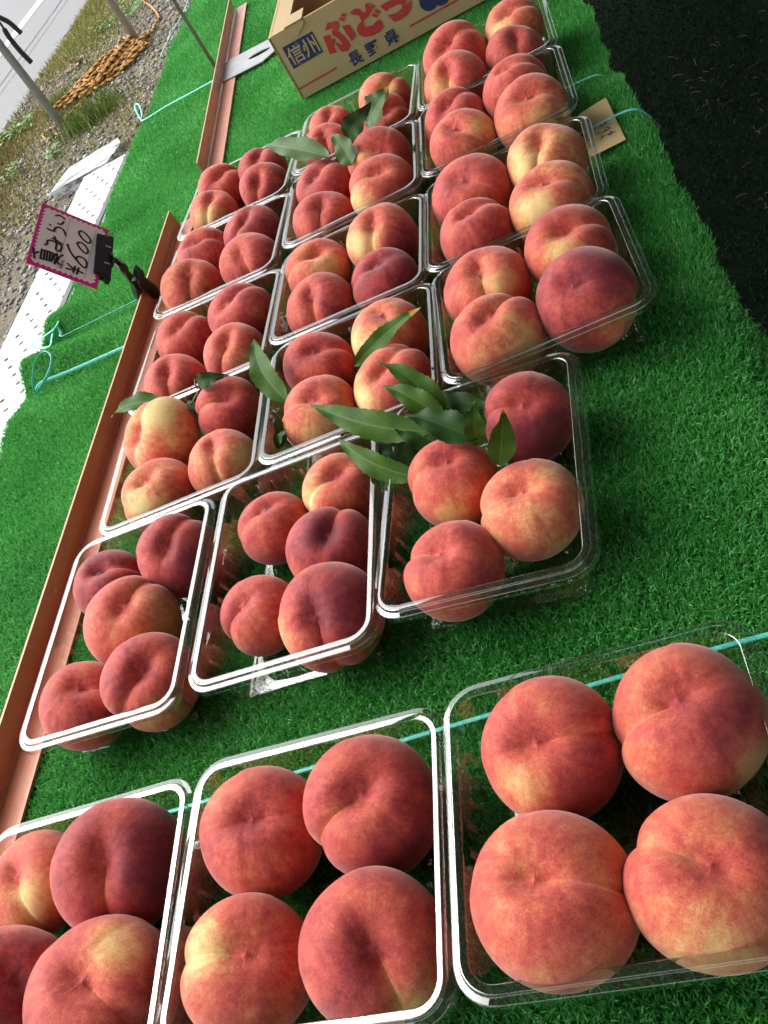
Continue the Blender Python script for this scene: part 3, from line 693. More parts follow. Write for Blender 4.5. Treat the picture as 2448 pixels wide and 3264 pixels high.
# ------------------------------------------------------------------ peaches
# tray, zoom, centre x, y, width, stem cavity, a point on the suture, yellowness, yellow patch, dark patch
PE = [
('Rf','F',615,690,700,(475,628),(820,575),-.25,(420,880),(830,930)),
('Rf','F',1265,545,750,(1190,405),(950,570),-.05,(1590,760),(1450,520)),
('Rf','F',575,1470,840,(435,1310),(880,1385),.05,None,None),
('Rf','F',1360,1350,810,(1365,1235),(1040,1150),-.05,(1350,1730),None),
('Mf','E',560,670,640,(475,555),(800,560),-.2,None,None),
('Mf','E',1145,525,715,(1050,430),(850,670),-.25,None,(1200,880)),
('Mf','E',480,1390,680,(460,1285),(190,1310),-.1,(240,1240),None),
('Mf','E',1150,1310,765,(1140,1290),(1280,1590),-.3,(1400,1600),None),
('Lf','D',230,1060,640,(20,960),(230,1290),.1,(200,1150),None),
('Lf','D',790,880,790,(620,870),(655,1120),-.45,None,(1000,880)),
('Lf','D',640,1680,900,(440,1590),(790,1890),-.25,(710,1380),None),
('Lf','D',-60,1800,820,(30,1640),(250,2000),-.5,None,(150,1900)),
('Le','A',715,945,470,(590,830),(850,825),-.75,None,None),
('Le','A',1160,790,520,(1040,700),(1110,580),-.5,None,(1260,850)),
('Le','A',897,1215,600,(800,1050),(850,985),-.1,(1110,1230),None),
('Le','A',545,1740,560,(480,1590),(680,1620),-.3,None,None),
('Le','A',1015,1585,605,(910,1480),(795,1690),-.35,(1020,1810),None),
('Me','B',555,770,480,(470,610),(350,720),-.2,None,None),
('Me','B',985,530,490,(950,395),(800,540),0,(765,560),None),
('Me','B',930,930,560,(895,780),(930,700),-.5,None,(900,780)),
('Me','B',470,1335,510,(320,1250),(250,1360),-.25,None,None),
('Me','B',925,1385,680,(770,1375),(840,1560),-.4,(640,1560),(1010,1230)),
('Re','C',1185,475,580,(1140,365),(930,430),-.5,None,(1250,600)),
('Re','C',705,895,580,(640,715),(480,800),-.1,(720,1120),None),
('Re','C',1200,1050,640,(1110,890),(930,990),.28,(1440,1280),None),
('Re','C',700,1450,640,(575,1310),(440,1340),-.15,None,None),
('Rd','6',1055,600,570,(990,455),(1180,410),-.2,(1000,640),None),
('Rd','6',1163,930,650,(1040,800),(1360,800),-.55,(1370,1080),(1300,700)),
('Rd','6',525,860,565,(440,690),(490,860),-.1,(570,830),None),
('Rd','6',585,1180,610,(510,985),(600,905),.05,(760,1220),None),
('Rc','2',1395,1240,490,(1310,1100),(1500,1170),-.25,None,None),
('Rc','6',445,490,490,(360,320),(425,285),-.3,None,None),
('Rc','3',230,1040,490,(150,880),(140,1040),.35,(80,1100),None),
('Rc','6',925,300,530,(840,110),(1000,95),.2,(850,350),None),
('Rb','2',1300,750,390,(1220,630),(1270,580),-.15,None,None),
('Rb','2',1355,940,440,(1265,800),(1460,920),-.05,(1490,800),None),
('Rb','P',1640,265,213,(1590,195),(1625,180),-.2,None,None),
('Rb','P',1699,370,231,(1671,290),(1712,280),0,(1740,400),None),
('Ra','2',1297,365,415,(1210,260),(1260,210),-.05,None,None),
('Ra','2',1300,520,410,(1225,425),(1245,520),-.05,(1170,560),None),
('Ra','P',1638,88,185,(1600,30),(1640,10),.1,(1590,100),None),
('Ra','P',1645,165,180,(1642,93),(1650,160),-.2,None,None),
('Ma','2',845,640,330,(845,540),(900,490),.05,(850,540),None),
('Ma','2',850,770,320,(830,690),(900,660),0,None,None),
('Ma','2',490,790,290,(470,690),(460,770),0,None,None),
('Ma','2',460,930,315,(430,835),(460,920),0,None,None),
('Mb','2',450,1220,375,(350,1110),(410,1055),-.3,None,None),
('Mb','2',450,1430,385,(400,1290),(405,1440),-.3,None,None),
('Mb','2',815,975,400,(800,930),(640,945),-.3,(690,1010),None),
('Mb','2',820,1200,430,(770,1075),(640,1160),-.1,(680,1310),None),
('Mc','5',850,490,425,(810,365),(680,460),.15,(880,510),None),
('Mc','5',860,770,440,(765,660),(810,830),-.25,None,None),
('Mc','5',1265,320,460,(1180,185),(1180,300),.1,(1120,350),(1380,400)),
('Mc','5',1270,560,430,(1195,430),(1090,520),-.7,None,None),
('Md','5',860,1120,455,(800,1010),(1050,1040),-.3,None,None),
('Md','5',855,1465,500,(790,1330),(640,1400),0,(860,1600),None),
('Md','5',1310,890,495,(1230,740),(1360,850),.15,(1110,960),None),
('Md','5',1325,1235,505,(1210,1130),(1260,1070),0,(1110,1330),None),
('La','1',1435,1190,305,(1390,1100),(1430,1070),-.15,None,None),
('La','1',1400,1370,320,(1370,1240),(1350,1330),0,(1330,1400),None),
('La','P',850,505,150,(820,470),(850,440),-.4,None,None),
('La','P',848,600,157,(815,575),(815,615),-.3,None,None),
('Lb','4',1310,410,360,(1215,300),(1400,290),-.3,None,None),
('Lb','4',1260,655,390,(1215,530),(1215,650),.1,None,None),
('Lb','5',430,250,365,(350,140),(300,300),-.5,None,None),
('Lb','5',400,480,380,(310,400),(370,510),-.2,None,None),
('Lc','4',1200,990,370,(1140,880),(1190,840),-.2,None,None),
('Lc','4',1150,1270,400,(1060,1150),(1070,1260),-.15,None,None),
('Lc','5',345,800,415,(220,710),(280,650),-.4,None,None),
('Lc','5',315,1080,420,(215,970),(190,1080),-.1,(410,1140),None),
('Ld','4',1040,1620,500,(830,1600),(860,1490),.4,(1050,1440),None),
('Ld','A',1030,355,490,(890,230),(820,300),.15,(900,440),None),
('Ld','5',275,1430,420,(230,1330),(100,1390),-.3,None,None),
('Ld','B',222,360,455,(130,215),(160,350),.15,(390,330),None),
]
FLOOR = GZ - .0564            # top of a tray's base
def solve_sphere(c, w):
    d = ray(c); cosax = (RC @ d)[2]; ang = (w / 2) / F_PX * cosax; r = .04
    for _ in range(40):
        t = (FLOOR + r * .97 - CAM[2]) / d[2]; r = t * math.sin(ang)
    return r, CAM + d * t
def hit_sphere(px, c, r):
    d = ray(px); oc = CAM - c; b = oc @ d; q = oc @ oc - r * r; disc = b * b - q
    t = -b - math.sqrt(disc) if disc > 0 else -b
    n = CAM + d * t - c; return n / np.linalg.norm(n)
NU, NV = 76, 46
def peach_mesh(r, stem, sut, yel, ypatch, dpatch, seed, tilt_out):
    g_ = np.random.default_rng(seed)
    zax = stem / np.linalg.norm(stem); xax = sut - zax * (sut @ zax)
    xax = xax / np.linalg.norm(xax) if np.linalg.norm(xax) > 1e-4 else np.cross(zax, [0, 1, 0]); yax = np.cross(zax, xax)
    # finer rings near the stem, finer meridians near the suture
    tt = np.linspace(0, 1, NV + 1)[1:-1]; th = math.pi * (tt ** 1.25)
    pp = np.linspace(-1, 1, NU + 1)[:-1]; ph = math.pi * (np.sign(pp) * np.abs(pp) ** 1.5)
    TH, PH = np.meshgrid(th, ph, indexing='ij')
    def shape(TH, PH):
        sx, sy, sz = np.sin(TH) * np.cos(PH), np.sin(TH) * np.sin(PH), np.cos(TH)
        R = np.ones_like(TH)
        # squarish shoulders, slightly flattened
        R += .045 * np.sin(TH) ** 2 - .035 * np.abs(sz) ** 3
        # two cheeks either side of the suture
        R += .030 * np.abs(sy) * np.sin(TH) * (.6 + .4 * np.clip(sx, -1, 1))
        # cavity
        rho2 = (sx / (g_s['cw'] * 1.15)) ** 2 + (sy / (g_s['cw'] * .82)) ** 2; cav = np.where(sz > 0, np.exp(-rho2 * 1.35), 0)
        R -= g_s['cd'] * cav
        # suture: sharp crease, deep at the cavity, fading to the far pole
        fr = np.where(sx > 0, .55 + .45 * np.cos(TH * .75), np.exp(-(sx / .42) ** 2) * .75) * np.clip(TH / .25, 0, 1)
        lat = np.abs(sy - g_s['wob'] * np.sin(2.2 * TH) * .05)
        R -= fr * (g_s['sd'] * .80 * np.exp(-lat / .06) + .080 * np.exp(-(lat / .20) ** 2))
        # one cheek stands a little prouder
        R += g_s['asym'] * np.tanh(sy / .07) * np.exp(-((TH - .9) / .75) ** 2) * np.where(sx > -.2, 1, .4)
        for (kx, ky, kz, p_, a_) in g_s['lf']: R += a_ * np.sin(kx * sx + ky * sy + kz * sz + p_)
        X = np.stack([sx * R, sy * R, sz * R * g_s['ob']], -1)
        return X, fr * np.exp(-lat / .10), cav
    g_s = dict(cw=g_.uniform(.38, .47), cd=g_.uniform(.17, .30), sd=g_.uniform(.045, .075), wob=g_.uniform(-1, 1), asym=g_.choice([-1, 1]) * g_.uniform(.020, .050), ob=g_.uniform(.89, 1.0),
               lf=[(g_.uniform(-3, 3), g_.uniform(-3, 3), g_.uniform(-3, 3), g_.uniform(0, 6.3), g_.uniform(.006, .020)) for _ in range(4)])
    X, su, cav = shape(TH, PH); Xt, s1, c1 = shape(np.array([[1e-4]]), np.array([[.5]])); Xb, s2, c2 = shape(np.array([[math.pi - 1e-4]]), np.array([[.5]]))
    L = np.concatenate([X.reshape(-1, 3), Xt.reshape(1, 3), Xb.reshape(1, 3)])
    su = np.concatenate([su.ravel(), s1.ravel(), s2.ravel()]); cav = np.concatenate([cav.ravel(), c1.ravel(), c2.ravel()])
    lat_r = np.median(np.linalg.norm(X.reshape(-1, 3), axis=1)); L = L / (lat_r * 1.022)
    A = np.stack([xax, yax, zax])
    Wd = (L @ A) * r
    nr, nc = X.shape[:2]; fc = []
    for i in range(nr - 1):
        for j in range(nc):
            k = (j + 1) % nc; fc.append((i * nc + j, (i + 1) * nc + j, (i + 1) * nc + k, i * nc + k))
    T_, B_ = nr * nc, nr * nc + 1
    for j in range(nc):
        k = (j + 1) % nc; fc.append((T_, j, k)); fc.append((B_, (nr - 1) * nc + k, (nr - 1) * nc + j))
    me = bpy.data.meshes.new('peach'); me.from_pydata(Wd.tolist(), [], fc); me.update()
    me.polygons.foreach_set('use_smooth', [True] * len(me.polygons)); me.materials.append(M_PEACH)
    dirs = Wd / np.linalg.norm(Wd, axis=1)[:, None]
    y = np.full(len(L), yel * .85 - .12) + .22 * su - .22 * cav
    if ypatch is not None: y += .85 * np.exp(-((1 - dirs @ ypatch) / .15) ** 1.0)
    dk = np.zeros(len(L))
    if dpatch is not None: dk += 1.0 * np.exp(-((1 - dirs @ dpatch) / .20)); y -= .5 * dk
    off = g_.uniform(-50, 50, 3)
    ph_all = np.concatenate([PH.ravel(), [0, 0]]); th_all = np.concatenate([TH.ravel(), [0, math.pi]])
    stv = np.stack([np.cos(ph_all) * 2.6 * np.clip(th_all * 2, 0, 1), np.sin(ph_all) * 2.6 * np.clip(th_all * 2, 0, 1), th_all * .55], -1) + off
    for nm, ar in (('yel', y), ('dark', dk), ('sut', su * .6)):
        a = me.attributes.new(nm, 'FLOAT', 'POINT'); a.data.foreach_set('value', ar.astype(np.float32))
    for nm, ar in (('streak', stv), ('spos', L + off)):
        a = me.attributes.new(nm, 'FLOAT_VECTOR', 'POINT'); a.data.foreach_set('vector', ar.astype(np.float32).ravel())
    return me, Wd
PEACH = []
for i, (tk, z, x, y, w, st_, su_, yl, yp, dp) in enumerate(PE):
    s = ZOOM[z][2]; r, c = solve_sphere(zp(z, x, y), w * s * .985)
    PEACH.append(dict(t=tk, r=r, c=c, z=z, st=st_, su=su_, yl=yl, yp=yp, dp=dp, i=i))
# push overlapping neighbours apart a touch and keep the fruit inside the trays
for p in PEACH: p['c0'] = p['c'].copy()
for it in range(90):
    for i in range(len(PEACH)):
        for j in range(i + 1, len(PEACH)):
            A, B = PEACH[i], PEACH[j]; d = B['c'] - A['c']; L = math.hypot(d[0], d[1]); m_ = (A['r'] + B['r']) * .985
            if 1e-6 < L < m_:
                q = d[:2] / L * (m_ - L) * .25; A['c'][:2] -= q; B['c'][:2] += q
    for p in PEACH:
        x, y, th, W, L = TRAY[p['t']]; c_, s_ = math.cos(th), math.sin(th); d = p['c'][:2] - np.array([x, y])
        a = d[0] * c_ + d[1] * s_; b = -d[0] * s_ + d[1] * c_; la, lb = W / 2 - .0050 - p['r'] * .95, L / 2 - .0050 - p['r'] * .95
        a = max(-la, min(la, a)); b = max(-lb, min(lb, b)); p['c'][:2] = (x + a * c_ - b * s_, y + a * s_ + b * c_)
for p in PEACH: p['c0'] = p['c'] * .5 + p['c0'] * .5
def tone(p):
    yl, yp, dp = p['yl'], p['yp'], p['dp']
    if yl <= -.5: b = 'dark crimson'
    elif yl <= -.25: b = 'deep red'
    elif yl <= -.08: b = 'orange-red'
    elif yl < .12: b = 'rosy orange'
    else: b = 'pale yellow-cheeked'
    if yp is not None and yl <= 0: b += ' yellow-patched'
    return b
def corner_words(p, mates):
    cx_ = np.mean([m['c'][0] for m in mates]); n = len(mates)
    X = 'rail-side' if p['c'][0] < cx_ else 'floor-side'
    side = sorted([m for m in mates if (m['c'][0] < cx_) == (p['c'][0] < cx_)], key=lambda m: -m['c'][1])
    k = [id(m) for m in side].index(id(p))
    Y = 'box-end' if k == 0 else ('front' if k == len(side) - 1 else 'centre')
    return Y + ' ' + X
ORDS = {'a': 'first', 'b': 'second', 'c': 'third', 'd': 'fourth', 'e': 'fifth', 'f': 'sixth'}
COLS = {'L': 'rail-side', 'M': 'middle', 'R': 'floor-side'}
for p in PEACH:
    mates = [m for m in PEACH if m['t'] == p['t']]
    hs_ = lambda q: hit_sphere(zp(p['z'], *q), p['c0'] if 'c0' in p else p['c'], p['r'])
    stem, sut = hs_(p['st']), hs_(p['su'])
    me, Wd = peach_mesh(p['r'], stem, sut, p['yl'], None if p['yp'] is None else hs_(p['yp']), None if p['dp'] is None else hs_(p['dp']), 100 + p['i'], None)
    o = bpy.data.objects.new('peach', me); COL.objects.link(o)
    o.location = (p['c'][0], p['c'][1], FLOOR - Wd[:, 2].min() - .0004)
    tag(o, '%s peach, %s spot, %s %s tray from box' % (tone(p), corner_words(p, mates), ORDS[p['t'][1]], COLS[p['t'][0]]), 'peach', 'peaches in clear trays')

# ------------------------------------------------------------------ leaves
def leaf_mesh(base, tip, width, mat, arch=.12, fold=.25, roll=0.0, up=(0, 0, 1), tipcol=9.0, serr=.04, curl=0.0):
    base, tip = np.array(base), np.array(tip); d = tip - base; L = np.linalg.norm(d); d /= L
    u = np.array(up, float); view = CAM - (base + tip) / 2; view /= np.linalg.norm(view); u = u * .4 + view * .6
    u = u - d * (u @ d); u /= np.linalg.norm(u); s = np.cross(d, u)
    if roll: c_, s_ = math.cos(roll), math.sin(roll); u, s = u * c_ + s * s_, s * c_ - u * s_
    NL, NW = 26, 4; v = []; uv = []; lr = random.Random(int(abs(base[0] * 9173 + tip[1] * 3571) * 1000)); tw_ = lr.uniform(-.7, .7); sway = lr.uniform(-.06, .06); droop = lr.uniform(.02, .10); width *= lr.uniform(.80, .95); u0, s0 = u, s
    for i in range(NL + 1):
        t = i / NL; w = width / 2 * (math.sin(math.pi * min(1, t ** .80)) ** .85) * (1 - .42 * t) * 1.08 + .0003
        bend = arch * L * math.sin(math.pi * t) + curl * L * t * t
        a_t = tw_ * (t - .3); u = u0 * math.cos(a_t) + s0 * math.sin(a_t); s = s0 * math.cos(a_t) - u0 * math.sin(a_t); bend -= droop * L * max(0, t - .55) ** 2 * 4; sw_ = sway * L * math.sin(math.pi * t)
        for j in range(-NW, NW + 1):
            q = j / NW; ww = w * q * (1 + (serr * (1 if i % 2 else -1) if abs(j) == NW else 0))
            wav = .07 * width * math.sin(t * 17 + (2 if j > 0 else 0)) * q * q
            v.append(base + d * L * t + s0 * sw_ + s * ww + u * (bend + fold * abs(ww) + wav)); uv.append((t, q, tipcol))
    m_ = 2 * NW + 1
    f = [(i * m_ + j, i * m_ + j + 1, (i + 1) * m_ + j + 1, (i + 1) * m_ + j) for i in range(NL) for j in range(m_ - 1)]
    return v, f, uv
def add_leaf(name, base, tip, width, mat, parent=None, **k):
    v, f, uv = leaf_mesh(base, tip, width, mat, **k); o = np.array(base) if parent is None else np.array(parent.location)
    ob = MB().add([q - o for q in v], f).build(name, mat, parent, True)
    if parent is None: ob.location = o
    a = ob.data.attributes.new('luv', 'FLOAT_VECTOR', 'POINT'); a.data.foreach_set('vector', np.array(uv, np.float32).ravel()); return ob
def L3(z, x, y, h): return at_z(zp(z, x, y), GZ + h)
sprig = empty('leaf_sprig', tuple(L3('C', 600, 560, .012)))
TW = L3('C', 620, 560, .008)
for (bx, by, bh, tx, ty, th_, w, mat, kw) in (
        (680, 470, .012, 205, 90, .046, .027, M_LEAF, dict(arch=.06, roll=.25)),
        (650, 480, .014, 240, 255, .042, .026, M_LEAF, dict(arch=.07, roll=-.1)),
        (560, 560, .010, -236, 378, .034, .034, M_LEAF, dict(arch=.05, roll=-.2)),
        (860, 610, .012, 380, 430, .030, .037, M_LEAFD, dict(arch=.05, roll=.15)),
        (870, 650, .004, 842, 372, .044, .021, M_LEAF, dict(arch=.05, roll=.2)),
        (1000, 780, .006, 1030, 424, .052, .027, M_LEAF, dict(arch=-.04, roll=.35, tipcol=1.05)),
        (480, 860, -.004, -60, 605, .020, .030, M_LEAF, dict(arch=.08, roll=-.5)),
        (640, 680, .000, 290, 510, .018, .040, M_LEAFD, dict(arch=.05, roll=.2)),
        (480, 800, -.012, 180, 600, .006, .032, M_LEAFD, dict(arch=.03, roll=.3)),
        (920, 400, .004, 540, 300, .012, .022, M_LEAFD, dict(arch=.05, roll=.1))):
    add_leaf('leaf', L3('C', bx, by, bh), L3('C', tx, ty, th_), w, mat, sprig, **kw)
tw = MB().tube(spline([L3('C', 480, 820, -.012), L3('C', 600, 620, .002), L3('C', 700, 520, .008), L3('C', 880, 640, .004)], 5), .0013, 6); to_local(tw, sprig.location).build('twig', M_STEM, sprig, True)
tag(sprig, 'green leafy peach sprig lying where three trays meet', 'leaf sprig')
lf = lambda *a, lab='', **k: tag(add_leaf('peach_leaf', *a, **k), lab, 'leaf', 'loose peach leaves among the fruit')
lf(L3('5', 1080, 1150, -.005), L3('5', 1467, 768, .048), .024, M_LEAF, arch=-.05, roll=.3, tipcol=.98, lab='green leaf with a yellow brown tip standing between two peaches')
lf(L3('5', 655, 1390, -.002), L3('5', 415, 965, .030), .034, M_LEAF, arch=.10, roll=-.35, lab='glossy green leaf leaning over the rims of two tray columns')
lf(L3('5', 590, 1690, -.014), L3('5', 555, 1445, .016), .020, M_LEAF, arch=.05, roll=.6, lab='small twisted leaf standing in a tray corner, pointing to the box')
lf(L3('5', 600, 1680, -.012), L3('5', 636, 1560, .008), .014, M_LEAFD, arch=.1, roll=-.5, lab='tiny dark leaf folded in the tray corner')
lf(L3('4', 1060, 1380, .018), L3('4', 705, 1472, .022), .030, M_LEAF, arch=.06, roll=.15, lab='green leaf sticking out over the copper rail from behind a peach')
lf(L3('2', 480, 1020, .018), L3('2', 42, 928, .040), .047, M_LEAFP, arch=.03, roll=.1, lab='pale green leaf underside spread across two trays')
lf(L3('2', 625, 1070, .010), L3('2', 476, 858, .046), .036, M_LEAFP, arch=-.03, roll=-.35, lab='pale green leaf standing upright beside a peach')
lf(L3('2', 600, 900, .010), L3('2', 745, 662, .044), .040, M_LEAFD, arch=.22, roll=.2, lab='dark blue-green curved leaf between the trays near the box')
lf(L3('2', 720, 800, .010), L3('2', 846, 566, .050), .050, M_LEAFP, arch=.02, roll=-.15, tipcol=1.02, lab='broad pale leaf with a brown tip near the box')
# curled leaf on a thin stalk by the rail-side trays
cs_ = empty('curled_leaf', tuple(L3('4', 1280, 1300, .0)))
add_leaf('leaf', L3('4', 1275, 1245, .022), L3('4', 1475, 1212, .022), .024, M_LEAFD, cs_, arch=.20, roll=.7)
add_leaf('leaf', L3('4', 1205, 1395, -.004), L3('4', 1310, 1490, -.006), .016, M_LEAFD, cs_, arch=.1, roll=-.4)
for pts in (((1475, 1215, .022), (1330, 1235, .024), (1268, 1230, .020), (1270, 1290, .014), (1300, 1290, .010)), ((1350, 1255, .012), (1290, 1310, .008), (1250, 1380, .002), (1215, 1440, -.006))):
    to_local(MB().tube(spline([L3('4', *q) for q in pts], 6), .0010, 6), cs_.location).build('stalk', M_STEM, cs_, True)
tag(cs_, 'curled dark leaf on a looping green stalk hanging over a tray rim', 'leaf')

# ------------------------------------------------------------------ teal strings
def string(pts, label, w=.0021, flat=.35):
    P = spline(pts, 8); o = MB().tube(P, w, 8, flat=flat).build('teal_string', M_STRING, smooth=True, origin=P[0]); return tag(o, label, 'string', 'teal strings tied across the turf')
def onturf(z, x, y, h=.0012): return at_z(zp(z, x, y), TURF + h)
def T3(x, y, h=.0010):
    x *= KS; y *= KS; return np.array([x, y, TURF + .0022 + h + float(turf_h(np.array(x), np.array(y)))])
# across the table in front of the sixth row of trays
string([T3(-.655, .330, -.0012), T3(-.488, .332), T3(-.358, .339), T3(-.244, .344), T3(-.11, .349), T3(-.007, .352), T3(.06, .354), np.array([.085 * KS, .354 * KS, TURF - .03])], 'teal string running under the sixth row of trays')
# second string with the drop-shaped loop
lp = [onturf('4', x, y, .004 + h) for x, y, h in ((225, 1325, 0), (212, 1250, .02), (222, 1150, .03), (262, 1075, .035), (305, 1058, .035), (338, 1100, .03), (322, 1180, .02), (270, 1275, .006), (232, 1322, 0))]
string(lp + [T3(-.89, 1.113, .004), T3(-.85, 1.112, .003), T3(-.80, 1.111, .002), T3(-.72, 1.108, .002)], 'teal string ending in a drop-shaped loop over the turf edge', .0026)
string([T3(-.03, 1.098, .0045), T3(.0, 1.095, .0045), T3(.03, 1.091, .003), T3(.047, 1.089), np.array([.058 * KS, 1.088 * KS, TURF - .010])], 'teal string passing over the kraft paper note', .0024)
lp = [onturf('4', x, y, h) for x, y, h in ((380, 862, .012), (355, 905, .016), (300, 950, .012), (205, 1015, .008), (225, 1028, .008), (280, 1034, .008), (325, 1020, .01), (335, 975, .01), (345, 925, .012), (372, 895, .012), (395, 930, .006))]
string(lp + [T3(-.885, 1.229, .005), T3(-.85, 1.231, .004), T3(-.80, 1.234, .003), T3(-.76, 1.236, .002), T3(-.72, 1.237, .002)], 'teal string with a folded triangular loop over the white panel', .0026)
string([T3(-.03, 1.243, -.001), T3(-.005, 1.238, .001), T3(.018, 1.231, .001), np.array([.030 * KS, 1.228 * KS, TURF - .006])], 'short teal string crossing the turf seam beside the note', .0018)
lp = [onturf('1', x, y, h) for x, y, h in ((920, 785, 0), (890, 735, .01), (873, 690, .016), (885, 672, .018), (905, 690, .014), (920, 740, .008), (925, 780, .002))]
string(lp + [T3(-.86, 2.101), T3(-.79, 2.095), T3(-.705, 2.089)], 'teal string with a narrow loop reaching under the far rail', .0024)
string([onturf('1', x, y, h) for x, y, h in ((1040, 368, -.03), (1060, 320, -.02), (1110, 220, -.004), (1150, 150, .0), (1185, 85, .002), (1225, -10, .002))], 'teal string hanging loosely along the far turf edge', .0036)

# ------------------------------------------------------------------ grape carton
BY = 1.707 * KS; BX0, BX1 = -.469 * KS, -.075 * KS; BZ0 = TURF - .001; BH = .121; BD = .235; TH = .005
bo = np.array([(BX0 + BX1) / 2, BY + BD / 2, BZ0]); bx = empty('grape_carton', tuple(bo))
def cwall(x0, x1, y0, y1, z0, z1, nm): lbox(x0, x1, y0, y1, z0, z1, bo).build(nm, M_CARD, bx)
cwall(BX0 + TH, BX1 - TH, BY, BY + TH, BZ0 + .001, BZ0 + BH, 'front_wall')
cwall(BX0 + TH, BX1 - TH, BY + BD - TH, BY + BD, BZ0 + .001, BZ0 + BH, 'back_wall')
cwall(BX0, BX0 + TH, BY + .0008, BY + BD - .0008, BZ0 + .001, BZ0 + BH - .001, 'side_wall'); cwall(BX1 - TH, BX1, BY + .0008, BY + BD - .0008, BZ0 + .001, BZ0 + BH - .001, 'side_wall')
cwall(BX0 + TH, BX1 - TH, BY + TH, BY + BD - TH, BZ0 + .0015, BZ0 + .006, 'base')
# dark corrugated cut edges along the side wall's front and top
lbox(BX0 + .0006, BX0 + TH - .0006, BY - .0002, BY + .0006, BZ0 + .001, BZ0 + BH - .001, bo).build('cut_edge', M_CARDEDGE, bx)
# inner flange along the rail side top and the tab folded over the front corner
lbox(BX0 + TH, BX0 + .040, BY + TH + .002, BY + BD - TH - .002, BZ0 + BH - .006, BZ0 + BH - .0015, bo).build('side_flange', M_CARD, bx)
fp = lambda x, y: at_plane(zp('X', x, y), (0, BY, 0), np.array([0, 1.0, 0]))
tabp = [fp(165, 120), fp(215, 95), fp(290, 75), fp(312, 95), fp(328, 90), fp(270, 185), fp(225, 225), fp(168, 185)]
tabx = [(BX0 + .036, BZ0 + BH + .0012), (BX0 + .072, BZ0 + BH + .0012), (BX0 + .072, BZ0 + BH - .006), (BX0 + .052, BZ0 + BH - .019), (BX0 + .036, BZ0 + BH - .010)]
to_local(MB().prism([(x, BY - .0030, z) for x, z in tabx], (0, .0025, 0)), bo).build('locking_tab', M_CARD, bx)
lbox(BX0 + .036, BX0 + .072, BY - .003, BY + .05, BZ0 + BH + .0002, BZ0 + BH + .0030, bo).build('locking_tab', M_CARD, bx)
def fpoly(polys, mat, nm, off=.0009):
    mb = MB()
    for pl_ in polys:
        q = [fp(x, y) for x, y in pl_]; a = sum(q[i][0] * q[(i + 1) % len(q)][2] - q[(i + 1) % len(q)][0] * q[i][2] for i in range(len(q)))
        if a < 0: q = q[::-1]
        v = [(p_[0] - bo[0], BY - off - bo[1], p_[2] - bo[2]) for p_ in q]
        mb.add(v, [tuple(range(len(v)))])
    ob = mb.build(nm, mat, bx); bm = bmesh.new(); bm.from_mesh(ob.data); bmesh.ops.triangulate(bm, faces=bm.faces); bm.to_mesh(ob.data); bm.free(); return ob
M_BLOCK = [[(136, 350), (355, 228), (438, 380), (222, 506)]]
fpoly(M_BLOCK, M_BLUE, 'blue_print_block')
BU = [[(468, 168), (545, 150), (557, 185), (548, 228), (588, 262), (625, 300), (640, 335), (622, 372), (575, 382), (548, 352), (530, 318), (545, 312), (570, 330), (580, 318), (545, 280), (505, 258), (500, 225), (522, 200), (452, 226)],
      [(437, 268), (487, 252), (498, 285), (525, 282), (530, 300), (518, 345), (540, 384), (488, 398), (470, 352)],
      [(575, 190), (628, 178), (682, 258), (648, 304), (622, 268), (598, 232)], [(572, 98), (612, 100), (603, 122), (566, 118)], [(560, 126), (602, 130), (592, 156), (552, 146)]]
DO = [[(632, 92), (672, 62), (700, 62), (728, 88), (750, 92), (745, 30), (775, 15), (824, 44), (796, 78), (772, 118), (738, 150), (738, 186), (748, 196), (800, 184), (832, 150), (858, 140), (886, 196), (850, 236), (800, 262), (745, 272), (706, 258), (684, 220), (694, 180), (720, 152), (698, 112), (655, 108)],
      [(822, 62), (862, 78), (850, 104), (812, 88)], [(806, 92), (846, 110), (832, 132), (794, 116)]]
UU = [[(852, 44), (905, 12), (975, -18), (1050, -25), (1088, 10), (1086, 62), (1058, 108), (1010, 142), (962, 160), (912, 112), (975, 92), (1018, 58), (1018, 30), (985, 32), (930, 58), (900, 82)], [(905, -62), (990, -105), (1015, -72), (930, -25)]]
fpoly(BU + DO + UU, M_RED, 'red_lettering')
fpoly([[(252, 652), (536, 490), (541, 502), (257, 664)]], M_RED, 'red_rule'); fpoly([[(1072, 186), (1470, -35), (1476, -22), (1078, 199)]], M_RED, 'red_rule')
def circ(cx_, cy_, r_, n_=24):
    c = fp(cx_, cy_); return c, r_
mb = MB()
for (cx_, cy_, r_) in ((1212, 5, .0165), (1300, -35, .0165), (1265, -110, .0165)):
    c = fp(cx_, cy_); mb.add([(c[0] + r_ * math.cos(a) - bo[0], BY - .0009 - .0001 * cx_ / 1300 - bo[1], c[2] + r_ * math.sin(a) - bo[2]) for a in np.linspace(0, 2 * math.pi, 29)[:-1]], [tuple(range(28))])
mb.build('grape_emblem', M_BLUE, bx)
